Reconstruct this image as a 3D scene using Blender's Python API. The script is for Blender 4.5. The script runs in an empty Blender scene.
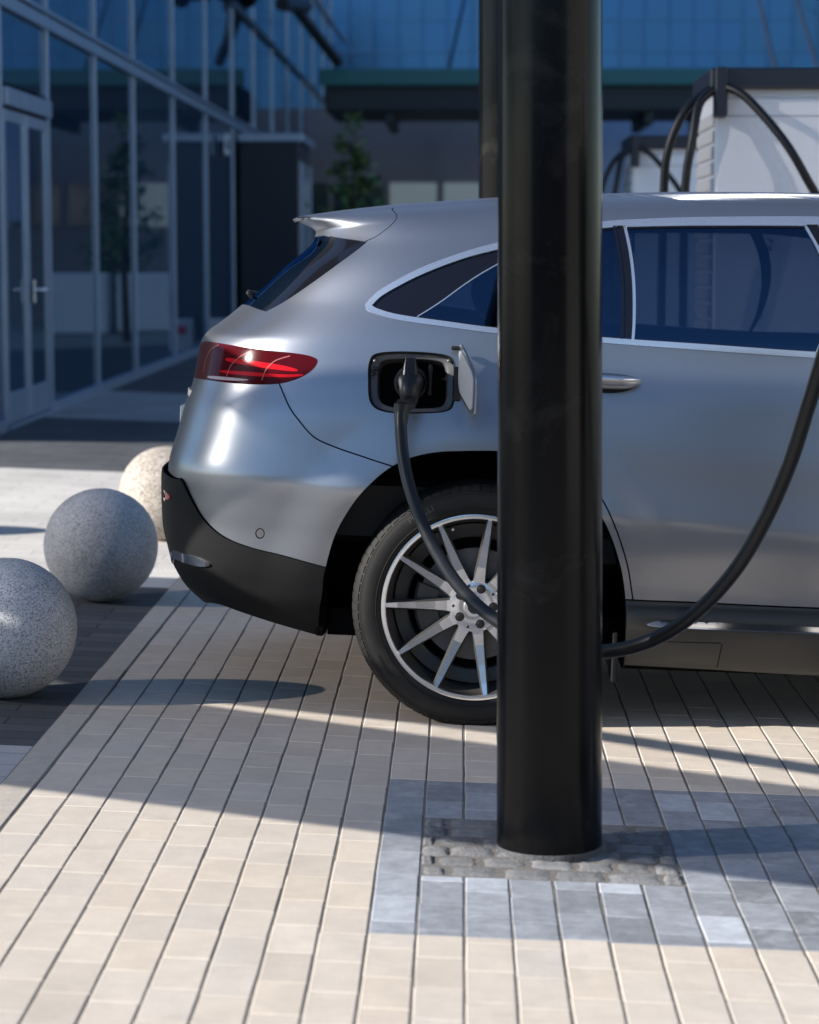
import bpy, math, random
import numpy as np
from mathutils import Vector, Matrix, geometry
from mathutils.bvhtree import BVHTree
random.seed(7); rng = np.random.default_rng(7)
scene = bpy.context.scene
COL = scene.collection
R = math.radians

# ------------------------------------------------------------------ camera numbers (used for measuring the place)
FPX = 85/36*1024; CAM_H = 1.44; YAW = R(1.24); PIT = R(6.23); TILT = .036
_c, _s = math.cos, math.sin
FW = Vector((-_s(YAW)*_c(PIT), _c(YAW)*_c(PIT), -_s(PIT))); RT = Vector((_c(YAW), _s(YAW), 0)); UP = RT.cross(FW)
EYE = Vector((0, 0, CAM_H))
def ray(px, py): return FW + RT*((px-409.5)/FPX) - UP*((py-512)/FPX)
def at(px, py, Y):
    d = ray(px, py); return EYE + d*(Y/d.y)
def gz(x): # height of the gently drained plaza
    return -TILT*max(-12, min(12, x))

# ------------------------------------------------------------------ helpers
def link(o): COL.objects.link(o); return o
def tag(o, label=None, cat=None, group=None, kind=None):
    if label: o['label'] = label
    if cat: o['category'] = cat
    if group: o['group'] = group
    if kind: o['kind'] = kind
    return o
def empty(name, loc=(0,0,0), rot=(0,0,0)):
    o = bpy.data.objects.new(name, None); o.location = loc; o.rotation_euler = rot
    o.empty_display_size = .2
    return link(o)
class MB:
    def __init__(s): s.v = []; s.f = []; s.m = []; s.sm = []
    def add(s, vs, fs, mi=0, smooth=False):
        b = len(s.v); s.v += [tuple(v) for v in vs]
        for f in fs: s.f.append([b+i for i in f]); s.m.append(mi); s.sm.append(smooth)
    def box(s, x0, x1, y0, y1, z0, z1, mi=0, bev=0):
        if bev:
            return s.rbox(x0, x1, y0, y1, z0, z1, bev, mi)
        v = [(x,y,z) for x in (x0,x1) for y in (y0,y1) for z in (z0,z1)]
        s.add(v, [(0,1,3,2),(4,6,7,5),(0,4,5,1),(2,3,7,6),(0,2,6,4),(1,5,7,3)], mi)
    def rbox(s, x0, x1, y0, y1, z0, z1, b, mi=0):
        # chamfered box (all edges)
        pts = []; idx = {}
        X = (x0, x1); Y = (y0, y1); Z = (z0, z1)
        for i in range(2):
            for j in range(2):
                for k in range(2):
                    sx, sy, sz = (1,-1)[i], (1,-1)[j], (1,-1)[k]
                    for a in range(3):
                        p = [X[i]+sx*b, Y[j]+sy*b, Z[k]+sz*b]
                        p[a] = (X[i], Y[j], Z[k])[a]
                        idx[(i,j,k,a)] = len(pts); pts.append(p)
        f = []
        for a in range(3):
            for e in range(2):
                loop = []
                for q, w in ((0,0),(1,0),(1,1),(0,1)):
                    key = [0,0,0]; key[a] = e; o1, o2 = (a+1)%3, (a+2)%3; key[o1] = q; key[o2] = w
                    loop.append(idx[(key[0],key[1],key[2],a)])
                f.append(loop if e else loop[::-1])
        for a in range(3):
            o1, o2 = (a+1)%3, (a+2)%3
            for q in range(2):
                for w in range(2):
                    def k(e, ax):
                        kk = [0,0,0]; kk[a] = e; kk[o1] = q; kk[o2] = w; return idx[(kk[0],kk[1],kk[2],ax)]
                    f.append([k(0,o1), k(1,o1), k(1,o2), k(0,o2)])
        for i in range(2):
            for j in range(2):
                for k_ in range(2): f.append([idx[(i,j,k_,a)] for a in range(3)])
        s.add(pts, f, mi)
    def tube(s, pts, rad, n=12, mi=0, caps=True, smooth=True):
        P = [Vector(p) for p in pts]; k = len(P)
        rad = rad if hasattr(rad, '__len__') else [rad]*k
        vs = []; prev = None
        for i in range(k):
            t = (P[min(i+1,k-1)]-P[max(i-1,0)]).normalized()
            if prev is None:
                a = Vector((0,0,1)) if abs(t.z) < .9 else Vector((1,0,0))
                nrm = (a - t*a.dot(t)).normalized()
            else: nrm = (prev - t*prev.dot(t)).normalized()
            prev = nrm; b = t.cross(nrm)
            for j in range(n):
                a = 2*math.pi*j/n; vs.append(P[i] + (nrm*math.cos(a)+b*math.sin(a))*rad[i])
        fs = [(i*n+j, i*n+(j+1)%n, (i+1)*n+(j+1)%n, (i+1)*n+j) for i in range(k-1) for j in range(n)]
        s.add(vs, fs, mi, smooth)
        if caps:
            s.add(vs[:n], [list(range(n))[::-1]], mi); s.add(vs[-n:], [list(range(n))], mi)
    def lathe(s, prof, n=64, axis='z', c=(0,0,0), mi=0, smooth=True, closed=False):
        # prof: list of (r, h); axis z: h is z; axis y: h is y
        vs = []; k = len(prof)
        for r, h in prof:
            for j in range(n):
                a = 2*math.pi*j/n
                if axis == 'z': vs.append((c[0]+r*math.cos(a), c[1]+r*math.sin(a), c[2]+h))
                else: vs.append((c[0]+r*math.cos(a), c[1]+h, c[2]+r*math.sin(a)))
        rows = k if closed else k-1
        fs = []
        for i in range(rows):
            i2 = (i+1) % k
            for j in range(n):
                q = (i*n+j, i*n+(j+1)%n, i2*n+(j+1)%n, i2*n+j)
                fs.append(q)
        s.add(vs, fs, mi, smooth)
    def build(s, name, mats, parent=None, loc=None, sharp=None):
        me = bpy.data.meshes.new(name); me.from_pydata(s.v, [], s.f)
        mats = mats if isinstance(mats, (list, tuple)) else [mats]
        for m in mats: me.materials.append(m)
        me.polygons.foreach_set('material_index', s.m); me.polygons.foreach_set('use_smooth', s.sm)
        if sharp: me.set_sharp_from_angle(angle=R(sharp))
        me.update()
        o = bpy.data.objects.new(name, me); link(o)
        if loc is not None: o.location = loc
        if parent: o.parent = parent
        return o
def fixn(o):
    import bmesh
    bm = bmesh.new(); bm.from_mesh(o.data); bmesh.ops.recalc_face_normals(bm, faces=bm.faces); bm.to_mesh(o.data); bm.free(); return o
def copy_tree(o, parent=None):
    c = o.copy(); COL.objects.link(c)
    if parent: c.parent = parent
    for ch in list(o.children): copy_tree(ch, c)
    return c
def catmull(pts, n=12, closed=False):
    P = [np.array(p, float) for p in pts]; k = len(P); out = []
    rngk = range(k if closed else k-1)
    for i in rngk:
        if closed: a, b, c, d = P[i-1], P[i], P[(i+1)%k], P[(i+2)%k]
        else: a, b, c, d = P[max(i-1,0)], P[i], P[i+1], P[min(i+2,k-1)]
        for q in range(n):
            t = q/n
            out.append(.5*((2*b)+(-a+c)*t+(2*a-5*b+4*c-d)*t*t+(-a+3*b-3*c+d)*t**3))
    if not closed: out.append(P[-1])
    return out
def pchip(xs, ys):
    xs = np.array(xs, float); ys = np.array(ys, float); h = np.diff(xs); dl = np.diff(ys)/h
    d = np.zeros_like(ys)
    for i in range(1, len(xs)-1):
        if dl[i-1]*dl[i] > 0:
            w1 = 2*h[i]+h[i-1]; w2 = h[i]+2*h[i-1]; d[i] = (w1+w2)/(w1/dl[i-1]+w2/dl[i])
    d[0] = dl[0]; d[-1] = dl[-1]
    def f(x):
        x = np.asarray(x, float); xc = np.clip(x, xs[0], xs[-1])
        i = np.clip(np.searchsorted(xs, xc, side='right')-1, 0, len(h)-1)
        t = (xc-xs[i])/h[i]
        return ys[i]*(1+2*t)*(1-t)**2 + d[i]*h[i]*t*(1-t)**2 + ys[i+1]*t*t*(3-2*t) + d[i+1]*h[i]*t*t*(t-1)
    return f
def sstep(a, b, x):
    t = np.clip((np.asarray(x, float)-a)/(b-a), 0, 1); return t*t*(3-2*t)

# ------------------------------------------------------------------ materials
def mat(name, col, rough=.5, metal=0., noise=0., nscale=8., bump=0., bscale=40., spec=.5, coat=0., coat_r=.05, rvar=0., aniso=None):
    m = bpy.data.materials.new(name); m.use_nodes = True
    nt = m.node_tree; b = nt.nodes['Principled BSDF']
    b.inputs['Base Color'].default_value = (*col, 1); b.inputs['Roughness'].default_value = rough
    b.inputs['Metallic'].default_value = metal; b.inputs['Specular IOR Level'].default_value = spec
    b.inputs['Coat Weight'].default_value = coat; b.inputs['Coat Roughness'].default_value = coat_r
    if noise or bump or rvar:
        tc = nt.nodes.new('ShaderNodeTexCoord')
    if noise or rvar:
        n = nt.nodes.new('ShaderNodeTexNoise'); n.inputs['Scale'].default_value = nscale; n.inputs['Detail'].default_value = 6; n.inputs['Roughness'].default_value = .65
        nt.links.new(tc.outputs['Object'], n.inputs['Vector'])
    if noise:
        mx = nt.nodes.new('ShaderNodeMix'); mx.data_type = 'RGBA'
        mr = nt.nodes.new('ShaderNodeMapRange'); mr.inputs[1].default_value = .3; mr.inputs[2].default_value = .7
        nt.links.new(n.outputs['Fac'], mr.inputs[0]); nt.links.new(mr.outputs[0], mx.inputs[0])
        mx.inputs[6].default_value = (*[c*(1-noise) for c in col], 1); mx.inputs[7].default_value = (*[min(1, c*(1+noise)) for c in col], 1)
        nt.links.new(mx.outputs[2], b.inputs['Base Color'])
    if rvar:
        mr = nt.nodes.new('ShaderNodeMapRange'); mr.inputs[1].default_value = .3; mr.inputs[2].default_value = .7
        mr.inputs[3].default_value = max(0, rough-rvar); mr.inputs[4].default_value = rough+rvar
        nt.links.new(n.outputs['Fac'], mr.inputs[0]); nt.links.new(mr.outputs[0], b.inputs['Roughness'])
    if bump:
        n2 = nt.nodes.new('ShaderNodeTexNoise'); n2.inputs['Scale'].default_value = bscale; n2.inputs['Detail'].default_value = 5
        nt.links.new(tc.outputs['Object'], n2.inputs['Vector'])
        bp = nt.nodes.new('ShaderNodeBump'); bp.inputs['Strength'].default_value = bump; bp.inputs['Distance'].default_value = .01
        nt.links.new(n2.outputs['Fac'], bp.inputs['Height']); nt.links.new(bp.outputs[0], b.inputs['Normal'])
    return m
def N(m): return m.node_tree.nodes, m.node_tree.links

def stone_attr(name, rough=.8, nscale=30., namt=.18, bump=.15, bscale=220., stain=None, stain_scale=4.):
    """stone whose colour comes from a per-stone attribute, broken up by grain and blotches"""
    m = bpy.data.materials.new(name); m.use_nodes = True; nd, lk = N(m); b = nd['Principled BSDF']
    b.inputs['Roughness'].default_value = rough; b.inputs['Specular IOR Level'].default_value = .35
    at_ = nd.new('ShaderNodeAttribute'); at_.attribute_name = 'stone'
    tc = nd.new('ShaderNodeTexCoord')
    n = nd.new('ShaderNodeTexNoise'); n.inputs['Scale'].default_value = nscale; n.inputs['Detail'].default_value = 8; n.inputs['Roughness'].default_value = .7
    lk.new(tc.outputs['Object'], n.inputs['Vector'])
    mr = nd.new('ShaderNodeMapRange'); mr.inputs[1].default_value = .25; mr.inputs[2].default_value = .75; mr.inputs[3].default_value = 1-namt; mr.inputs[4].default_value = 1+namt
    lk.new(n.outputs['Fac'], mr.inputs[0])
    g = nd.new('ShaderNodeTexNoise'); g.inputs['Scale'].default_value = 500; g.inputs['Detail'].default_value = 3
    lk.new(tc.outputs['Object'], g.inputs['Vector'])
    gr = nd.new('ShaderNodeMapRange'); gr.inputs[1].default_value = .3; gr.inputs[2].default_value = .7; gr.inputs[3].default_value = .9; gr.inputs[4].default_value = 1.1
    lk.new(g.outputs['Fac'], gr.inputs[0])
    mu = nd.new('ShaderNodeMath'); mu.operation = 'MULTIPLY'; lk.new(mr.outputs[0], mu.inputs[0]); lk.new(gr.outputs[0], mu.inputs[1])
    vm = nd.new('ShaderNodeVectorMath'); vm.operation = 'SCALE'; lk.new(at_.outputs['Color'], vm.inputs[0]); lk.new(mu.outputs[0], vm.inputs['Scale'])
    out = vm.outputs[0]
    if stain:
        s = nd.new('ShaderNodeTexNoise'); s.inputs['Scale'].default_value = stain_scale; s.inputs['Detail'].default_value = 7; s.inputs['Roughness'].default_value = .6; s.inputs['Distortion'].default_value = .6
        lk.new(tc.outputs['Object'], s.inputs['Vector'])
        sr = nd.new('ShaderNodeMapRange'); sr.inputs[1].default_value = .52; sr.inputs[2].default_value = .75; sr.inputs[4].default_value = .55
        lk.new(s.outputs['Fac'], sr.inputs[0])
        mx = nd.new('ShaderNodeMix'); mx.data_type = 'RGBA'; lk.new(sr.outputs[0], mx.inputs[0]); lk.new(out, mx.inputs[6]); mx.inputs[7].default_value = (*stain, 1)
        out = mx.outputs[2]
    lk.new(out, b.inputs['Base Color'])
    bn = nd.new('ShaderNodeTexNoise'); bn.inputs['Scale'].default_value = bscale; bn.inputs['Detail'].default_value = 6
    lk.new(tc.outputs['Object'], bn.inputs['Vector'])
    bp = nd.new('ShaderNodeBump'); bp.inputs['Strength'].default_value = bump; bp.inputs['Distance'].default_value = .004
    lk.new(bn.outputs['Fac'], bp.inputs['Height']); lk.new(bp.outputs[0], b.inputs['Normal'])
    return m

def granite(name, dark, mid, light, sc, rough=.6, bump=.1):
    m = bpy.data.materials.new(name); m.use_nodes = True; nd, lk = N(m); b = nd['Principled BSDF']
    b.inputs['Roughness'].default_value = rough; b.inputs['Specular IOR Level'].default_value = .4
    tc = nd.new('ShaderNodeTexCoord')
    v = nd.new('ShaderNodeTexVoronoi'); v.inputs['Scale'].default_value = sc; lk.new(tc.outputs['Object'], v.inputs['Vector'])
    sep = nd.new('ShaderNodeSeparateColor'); lk.new(v.outputs['Color'], sep.inputs[0])
    n = nd.new('ShaderNodeTexNoise'); n.inputs['Scale'].default_value = sc*.5; n.inputs['Detail'].default_value = 6; n.inputs['Roughness'].default_value = .75
    lk.new(tc.outputs['Object'], n.inputs['Vector'])
    ad = nd.new('ShaderNodeMath'); ad.operation = 'MULTIPLY_ADD'; ad.inputs[1].default_value = .55; lk.new(sep.outputs[0], ad.inputs[0])
    sc2 = nd.new('ShaderNodeMath'); sc2.operation = 'MULTIPLY'; sc2.inputs[1].default_value = .45; lk.new(n.outputs['Fac'], sc2.inputs[0]); lk.new(sc2.outputs[0], ad.inputs[2])
    cr = nd.new('ShaderNodeValToRGB'); e = cr.color_ramp.elements
    e[0].position = .22; e[0].color = (*dark, 1); e[1].position = .72; e[1].color = (*light, 1)
    q = cr.color_ramp.elements.new(.42); q.color = (*mid, 1)
    lk.new(ad.outputs[0], cr.inputs[0])
    big = nd.new('ShaderNodeTexNoise'); big.inputs['Scale'].default_value = 5; big.inputs['Detail'].default_value = 4; lk.new(tc.outputs['Object'], big.inputs['Vector'])
    mr = nd.new('ShaderNodeMapRange'); mr.inputs[1].default_value = .3; mr.inputs[2].default_value = .7; mr.inputs[3].default_value = .78; mr.inputs[4].default_value = 1.14; lk.new(big.outputs['Fac'], mr.inputs[0])
    vm = nd.new('ShaderNodeVectorMath'); vm.operation = 'SCALE'; lk.new(cr.outputs[0], vm.inputs[0]); lk.new(mr.outputs[0], vm.inputs['Scale'])
    lk.new(vm.outputs[0], b.inputs['Base Color'])
    bp = nd.new('ShaderNodeBump'); bp.inputs['Strength'].default_value = bump; bp.inputs['Distance'].default_value = .004
    lk.new(ad.outputs[0], bp.inputs['Height']); lk.new(bp.outputs[0], b.inputs['Normal'])
    return m

def paint(name, col, rough, metal):
    m = mat(name, col, rough, metal); nd, lk = N(m); b = nd['Principled BSDF']
    return m

M = {}
M['paint'] = paint('satin_grey_paint', (.31,.322,.35), .33, .93)
M['clad'] = mat('black_cladding', (.009,.009,.0095), .55, 0, rvar=.04, spec=.15)
M['black'] = mat('deep_black', (.004,.004,.004), .9, spec=.1)
M['gloss'] = mat('gloss_black', (.006,.006,.008), .06, 0, spec=.5, coat=0)
M['gloss'].node_tree.nodes['Principled BSDF'].inputs['Specular Tint'].default_value = (.6,.75,1,1)
M['glass'] = mat('tinted_window', (.004,.010,.022), .015, 0, spec=.8)
def tinted(name, tint, refl, ior=2.0, rough=.012):
    m = bpy.data.materials.new(name); m.use_nodes = True; nd, lk = N(m); nd.clear()
    o = nd.new('ShaderNodeOutputMaterial'); t = nd.new('ShaderNodeBsdfTransparent'); t.inputs[0].default_value = (*tint, 1)
    g = nd.new('ShaderNodeBsdfGlossy'); g.inputs[0].default_value = (*refl, 1); g.inputs['Roughness'].default_value = rough
    f = nd.new('ShaderNodeFresnel'); f.inputs[0].default_value = ior; x = nd.new('ShaderNodeMixShader'); lk.new(f.outputs[0], x.inputs[0]); lk.new(t.outputs[0], x.inputs[1]); lk.new(g.outputs[0], x.inputs[2]); lk.new(x.outputs[0], o.inputs[0]); return m
M['chrome'] = mat('satin_chrome', (.74,.75,.77), .27, .92)
M['chrome2'] = mat('bright_chrome', (.85,.85,.86), .07, 1.)
M['bglass'] = M['glass']; M['glass'] = tinted('privacy_glass', (.27,.31,.36), (.30,.58,1.))
M['rubber'] = mat('tyre_rubber', (.0115,.011,.0105), .66, 0, noise=.35, nscale=22, rvar=.1, spec=.3, bump=.1, bscale=300)
M['rim'] = mat('rim_dark_grey', (.075,.072,.068), .4, .5)
M['machined'] = mat('machined_alloy', (.92,.92,.93), .24, 1.)
M['disc'] = mat('brake_iron', (.17,.16,.155), .5, .7, noise=.2, nscale=20)
M['plastic'] = mat('dark_plastic', (.009,.009,.010), .42, spec=.35, rvar=.06, nscale=20)
M['plastic_g'] = mat('grey_plastic', (.09,.09,.095), .45)
M['cable'] = mat('cable_rubber', (.007,.007,.008), .40, spec=.4, rvar=.07, nscale=30)
M['red'] = mat('red_lens', (.055,.0028,.005), .11, 0, spec=.12, coat=0, coat_r=.02)
M['redstrip'] = mat('red_light_strip', (.46,.008,.014), .11, 0, spec=.12, coat=0, coat_r=.03)
M['clearstrip'] = mat('clear_lens', (.42,.33,.34), .11, 0, spec=.12, coat=0, coat_r=.03)
M['redbright'] = mat('red_reflector', (.5,.01,.015), .15, 0, coat=1.)
M['pillar'] = mat('black_powder_coat', (.0035,.0035,.004), .20, 0, spec=.15, rvar=.04, nscale=6, bump=.02, bscale=600)

nd, lk = N(M['pillar']); b_ = nd['Principled BSDF']; tc = nd.new('ShaderNodeTexCoord')
n_ = nd.new('ShaderNodeTexNoise'); n_.inputs['Scale'].default_value = 3.2; n_.inputs['Detail'].default_value = 9; n_.inputs['Roughness'].default_value = .62; n_.inputs['Distortion'].default_value = .8
lk.new(tc.outputs['Object'], n_.inputs['Vector']); r_ = nd.new('ShaderNodeMapRange'); r_.inputs[1].default_value = .56; r_.inputs[2].default_value = .78; lk.new(n_.outputs['Fac'], r_.inputs[0])
mx = nd.new('ShaderNodeMix'); mx.data_type = 'RGBA'; mx.inputs[6].default_value = (.0035,.0035,.004,1); mx.inputs[7].default_value = (.03,.029,.028,1); lk.new(r_.outputs[0], mx.inputs[0]); lk.new(mx.outputs[2], b_.inputs['Base Color'])
# ------------------------------------------------------------------ ground (built on a 3.6 % cross fall)
def ground_sheet(name, x0, x1, y0, y1, off, m, nx=2, tagk=True):
    mb = MB(); xs = sorted(set([x0, x1]+[x for x in (-12, 12) if x0 < x < x1]))
    vs = []
    for x in xs:
        for y in (y0, y1): vs.append((x, y, gz(x)+off))
    mb.add(vs, [(2*i, 2*i+2, 2*i+3, 2*i+1) for i in range(len(xs)-1)])
    o = mb.build(name, m); tag(o, kind='structure'); return o

def paving_mat(name, cA, cB, joint, bw, bh, msz, rough=.8, rot=0., nsc=60., bstr=.4):
    m = bpy.data.materials.new(name); m.use_nodes = True; nd, lk = N(m); b = nd['Principled BSDF']; b.inputs['Roughness'].default_value = rough; b.inputs['Specular IOR Level'].default_value = .3
    tc = nd.new('ShaderNodeTexCoord'); mp = nd.new('ShaderNodeMapping'); mp.inputs['Rotation'].default_value = (0,0,rot); lk.new(tc.outputs['Object'], mp.inputs[0])
    br = nd.new('ShaderNodeTexBrick'); br.inputs['Scale'].default_value = 1; br.inputs['Brick Width'].default_value = bw; br.inputs['Row Height'].default_value = bh
    br.inputs['Mortar Size'].default_value = msz; br.inputs['Mortar Smooth'].default_value = .3; br.inputs['Bias'].default_value = 0
    br.inputs['Color1'].default_value = (*cA,1); br.inputs['Color2'].default_value = (*cB,1); br.inputs['Mortar'].default_value = (*joint,1)
    lk.new(mp.outputs[0], br.inputs['Vector'])
    n = nd.new('ShaderNodeTexNoise'); n.inputs['Scale'].default_value = nsc; n.inputs['Detail'].default_value = 8; n.inputs['Roughness'].default_value = .75; lk.new(tc.outputs['Object'], n.inputs['Vector'])
    n3 = nd.new('ShaderNodeTexNoise'); n3.inputs['Scale'].default_value = 1.5; n3.inputs['Detail'].default_value = 6; lk.new(tc.outputs['Object'], n3.inputs['Vector'])
    mr = nd.new('ShaderNodeMapRange'); mr.inputs[1].default_value = .3; mr.inputs[2].default_value = .7; mr.inputs[3].default_value = .6; mr.inputs[4].default_value = 1.4; lk.new(n.outputs['Fac'], mr.inputs[0])
    mr3 = nd.new('ShaderNodeMapRange'); mr3.inputs[1].default_value = .3; mr3.inputs[2].default_value = .7; mr3.inputs[3].default_value = .85; mr3.inputs[4].default_value = 1.15; lk.new(n3.outputs['Fac'], mr3.inputs[0])
    mu = nd.new('ShaderNodeMath'); mu.operation = 'MULTIPLY'; lk.new(mr.outputs[0], mu.inputs[0]); lk.new(mr3.outputs[0], mu.inputs[1])
    vm = nd.new('ShaderNodeVectorMath'); vm.operation = 'SCALE'; lk.new(br.outputs['Color'], vm.inputs[0]); lk.new(mu.outputs[0], vm.inputs['Scale']); lk.new(vm.outputs[0], b.inputs['Base Color'])
    iv = nd.new('ShaderNodeMath'); iv.operation = 'MULTIPLY_ADD'; iv.inputs[1].default_value = -1.; lk.new(br.outputs['Fac'], iv.inputs[0])
    ns = nd.new('ShaderNodeMath'); ns.operation = 'MULTIPLY'; ns.inputs[1].default_value = .35; lk.new(n.outputs['Fac'], ns.inputs[0]); lk.new(ns.outputs[0], iv.inputs[2])
    bp = nd.new('ShaderNodeBump'); bp.inputs['Strength'].default_value = bstr; bp.inputs['Distance'].default_value = .006; lk.new(iv.outputs[0], bp.inputs['Height']); lk.new(bp.outputs[0], b.inputs['Normal'])
    return m
m_far = paving_mat('far_paving', (.36,.33,.29), (.40,.37,.33), (.14,.13,.12), .2, .1, .006, rot=R(90))
ground_sheet('ground', -300, 300, -120, 400, -.030, m_far)
m_sand = mat('joint_sand', (.17,.155,.14), .95, noise=.35, nscale=120, bump=.6, bscale=400)
ground_sheet('joint_bed', -1.208, 3.2, 2.6, 12.4, -.0018, m_sand)

PW = .1019; PL = .2; X_A = -1.0105-PW        # first full column
Y0P, Y1P = 2.7, 12.2
m_paver = stone_attr('beige_pavers', .82, nscale=16, namt=.10, bump=.25, bscale=260, stain=(.42,.37,.315), stain_scale=4.5)
m_dpaver = stone_attr('blue_grey_pavers', .72, nscale=22, namt=.28, bump=.25, bscale=200, stain=(.44,.46,.49), stain_scale=13)
PX0 = X_A + PW*9      # left edge of the dark field
DX0, DY0, DY1 = -.196, 4.962, 6.447
CX0, CX1, CY0, CY1 = -.095, .518, 5.45, 6.02
def paver_block(V, F, Cc, x0, x1, y0, y1, col, h, ch=.0022, wob=.0006):
    b = len(V); d = .012
    tx, ty = np.clip(rng.normal(0, .0018, 2), -.004, .004)
    dz = float(np.clip(rng.normal(0, .0004), -.0006, .001))+h
    cx, cy = (x0+x1)/2, (y0+y1)/2
    def z(x, y): return gz(x)+dz+tx*(x-cx)+ty*(y-cy)
    r = rng.normal(0, wob, 8)
    q = [(x0+r[0],y0+r[1]),(x1+r[2],y0+r[3]),(x1+r[4],y1+r[5]),(x0+r[6],y1+r[7])]
    s = [(1,1),(-1,1),(-1,-1),(1,-1)]
    for (x,y),(sx,sy) in zip(q,s): V.append((x+sx*ch, y+sy*ch, z(x,y)))
    for (x,y) in q: V.append((x, y, z(x,y)-ch*.8))
    for (x,y) in q: V.append((x, y, z(x,y)-d))
    F.append((b,b+1,b+2,b+3))
    for k in range(4):
        k2 = (k+1)%4
        F.append((b+4+k,b+4+k2,b+k2,b+k)); F.append((b+8+k,b+8+k2,b+4+k2,b+4+k))
    Cc += [col]*9
def build_stones(name, V, F, Cc, m):
    me = bpy.data.meshes.new(name); me.from_pydata(V, [], F); me.materials.append(m)
    a = me.attributes.new('stone', 'FLOAT_COLOR', 'FACE')
    a.data.foreach_set('color', np.array([(c[0],c[1],c[2],1) for c in Cc], np.float32).ravel())
    me.update(); o = bpy.data.objects.new(name, me); link(o); tag(o, kind='structure'); return o
def beige():
    k = rng.normal(1, .024); w = rng.normal(0, .005)
    c = np.array([.545+w, .478, .405-w])*k
    if rng.random() < .10: c *= .94
    return tuple(np.clip(c, .1, .8))
def bluegrey():
    k = rng.normal(1, .13); k *= 1.5 if rng.random() < .12 else 1; return tuple(np.clip(np.array([.25,.265,.29])*k, .05, .5))
V,F,C_ = [],[],[]; Vd,Fd,Cd = [],[],[]
jl, jc = .0027, .0010
for c in range(-0, 42):
    xa = X_A + c*PW; xb = xa+PW
    ph = (rng.random()*.03 + (c % 3)*PL/3 + (.03 if c % 2 else 0)) % PL
    y = Y0P - ph
    while y < Y1P:
        ya, yb = y, y+PL*(1+rng.normal(0,.004)); y = yb
        segs = [(ya, yb, 'b')]
        if xa > DX0-.02:
            # split where the dark field starts and ends
            cuts = sorted([ya, yb]+[q for q in (DY0, DY1) if ya+.015 < q < yb-.015])
            segs = [(p, q, 'd' if DY0 < (p+q)/2 < DY1 else 'b') for p, q in zip(cuts, cuts[1:])]
        for p, q, k in segs:
            inx = xa > CX0-.03 and xb < CX1+.03
            if inx:
                if p > CY0-.001 and q < CY1+.001: continue
                if p < CY0 < q: q = CY0-.002
                elif p < CY1 < q: p = CY1+.002
                if q-p < .02: continue
            if k == 'd': paver_block(Vd,Fd,Cd, xa+jl, xb-jl, p+jc, q-jc, bluegrey(), 0, wob=.0009)
            else: paver_block(V,F,C_, xa+jl, xb-jl, p+jc, q-jc, beige(), 0)
build_stones('beige_paving', V, F, C_, m_paver)
build_stones('blue_grey_paving', Vd, Fd, Cd, m_dpaver)
# edging course along the granite plaza
V,F,C_ = [],[],[]
y = 2.6
while y < 14.5:
    L = .78+rng.random()*.25
    k = rng.normal(1, .05)
    paver_block(V,F,C_, -1.205, X_A-.005, y+.0015, y+L-.0015, (.44*k,.395*k,.34*k), .001, ch=.003); y += L
build_stones('edging_course', V, F, C_, stone_attr('edging_stone', .85, nscale=25, namt=.16, bump=.3))
# rough setts packed round the pillar
m_sett = stone_attr('rough_setts', .85, nscale=45, namt=.28, bump=.7, bscale=90, stain=(.30,.27,.23), stain_scale=14)
V,F,C_ = [],[],[]
rows = 6; rh = (CY1-CY0)/rows
for r_ in range(rows):
    x = CX0-.01+rng.random()*-.06; ya = CY0+r_*rh
    while x < CX1-.02:
        w = .085+rng.random()*.05; xa, xb = max(x, CX0), min(x+w, CX1); x += w
        if xb-xa < .03: continue
        k = rng.normal(1, .08); col = np.array([.185,.185,.187])*k
        # domed stone
        b = len(V); n = 6; h0 = rng.normal(-.001, .002)
        jit = rng.normal(0, .004, 8)
        for j in range(n+1):
            for i in range(n+1):
                u, v_ = i/n, j/n
                px_ = xa+.002+(xb-xa-.004)*u + (jit[0]*(1-v_)+jit[1]*v_)*(1-abs(2*u-1)); py_ = ya+.002+(rh-.004)*v_ + (jit[2]*(1-u)+jit[3]*u)
                e = max(abs(2*u-1), abs(2*v_-1)); edge = (e**10)*.0065
                V.append((px_, py_, gz(px_)+.0028+h0*.6-edge+rng.normal(0,.0011)))
        for j in range(n):
            for i in range(n):
                F.append((b+j*(n+1)+i, b+j*(n+1)+i+1, b+(j+1)*(n+1)+i+1, b+(j+1)*(n+1)+i)); C_.append(tuple(col))
so = build_stones('rough_setts', V, F, C_, m_sett)
for p in so.data.polygons: p.use_smooth = True
ground_sheet('sett_bed', CX0-.004, CX1+.004, CY0-.002, CY1+.002, -.0078, mat('sett_mortar', (.125,.115,.105), .95, noise=.4, nscale=80, bump=.8, bscale=150))

# granite plaza to the left, laid in dark and light bands
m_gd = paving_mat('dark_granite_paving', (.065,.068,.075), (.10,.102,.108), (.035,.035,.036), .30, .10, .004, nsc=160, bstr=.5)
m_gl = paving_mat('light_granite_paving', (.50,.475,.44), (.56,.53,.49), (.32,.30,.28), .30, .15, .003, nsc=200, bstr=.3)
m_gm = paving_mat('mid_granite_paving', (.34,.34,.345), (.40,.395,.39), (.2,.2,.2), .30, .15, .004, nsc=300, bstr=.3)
def band(name, y0, y1, m, x0=-3.45, x1=-1.21, off=-.004): ground_sheet(name, x0, x1, y0, y1, off, m)
ground_sheet('added_dark_ground', -60, -3.46, -60, 16.55, -.022, mat('dark_ground', (.055,.055,.058), .85, noise=.3, nscale=30, bump=.5, bscale=200))  # unseen dark sheet added to dim reflections and bounced light
band('granite_band_pale', -4, 6.70, m_gm); band('granite_band_dark', 6.70, 9.9, m_gd, x1=-1.21)
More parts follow.
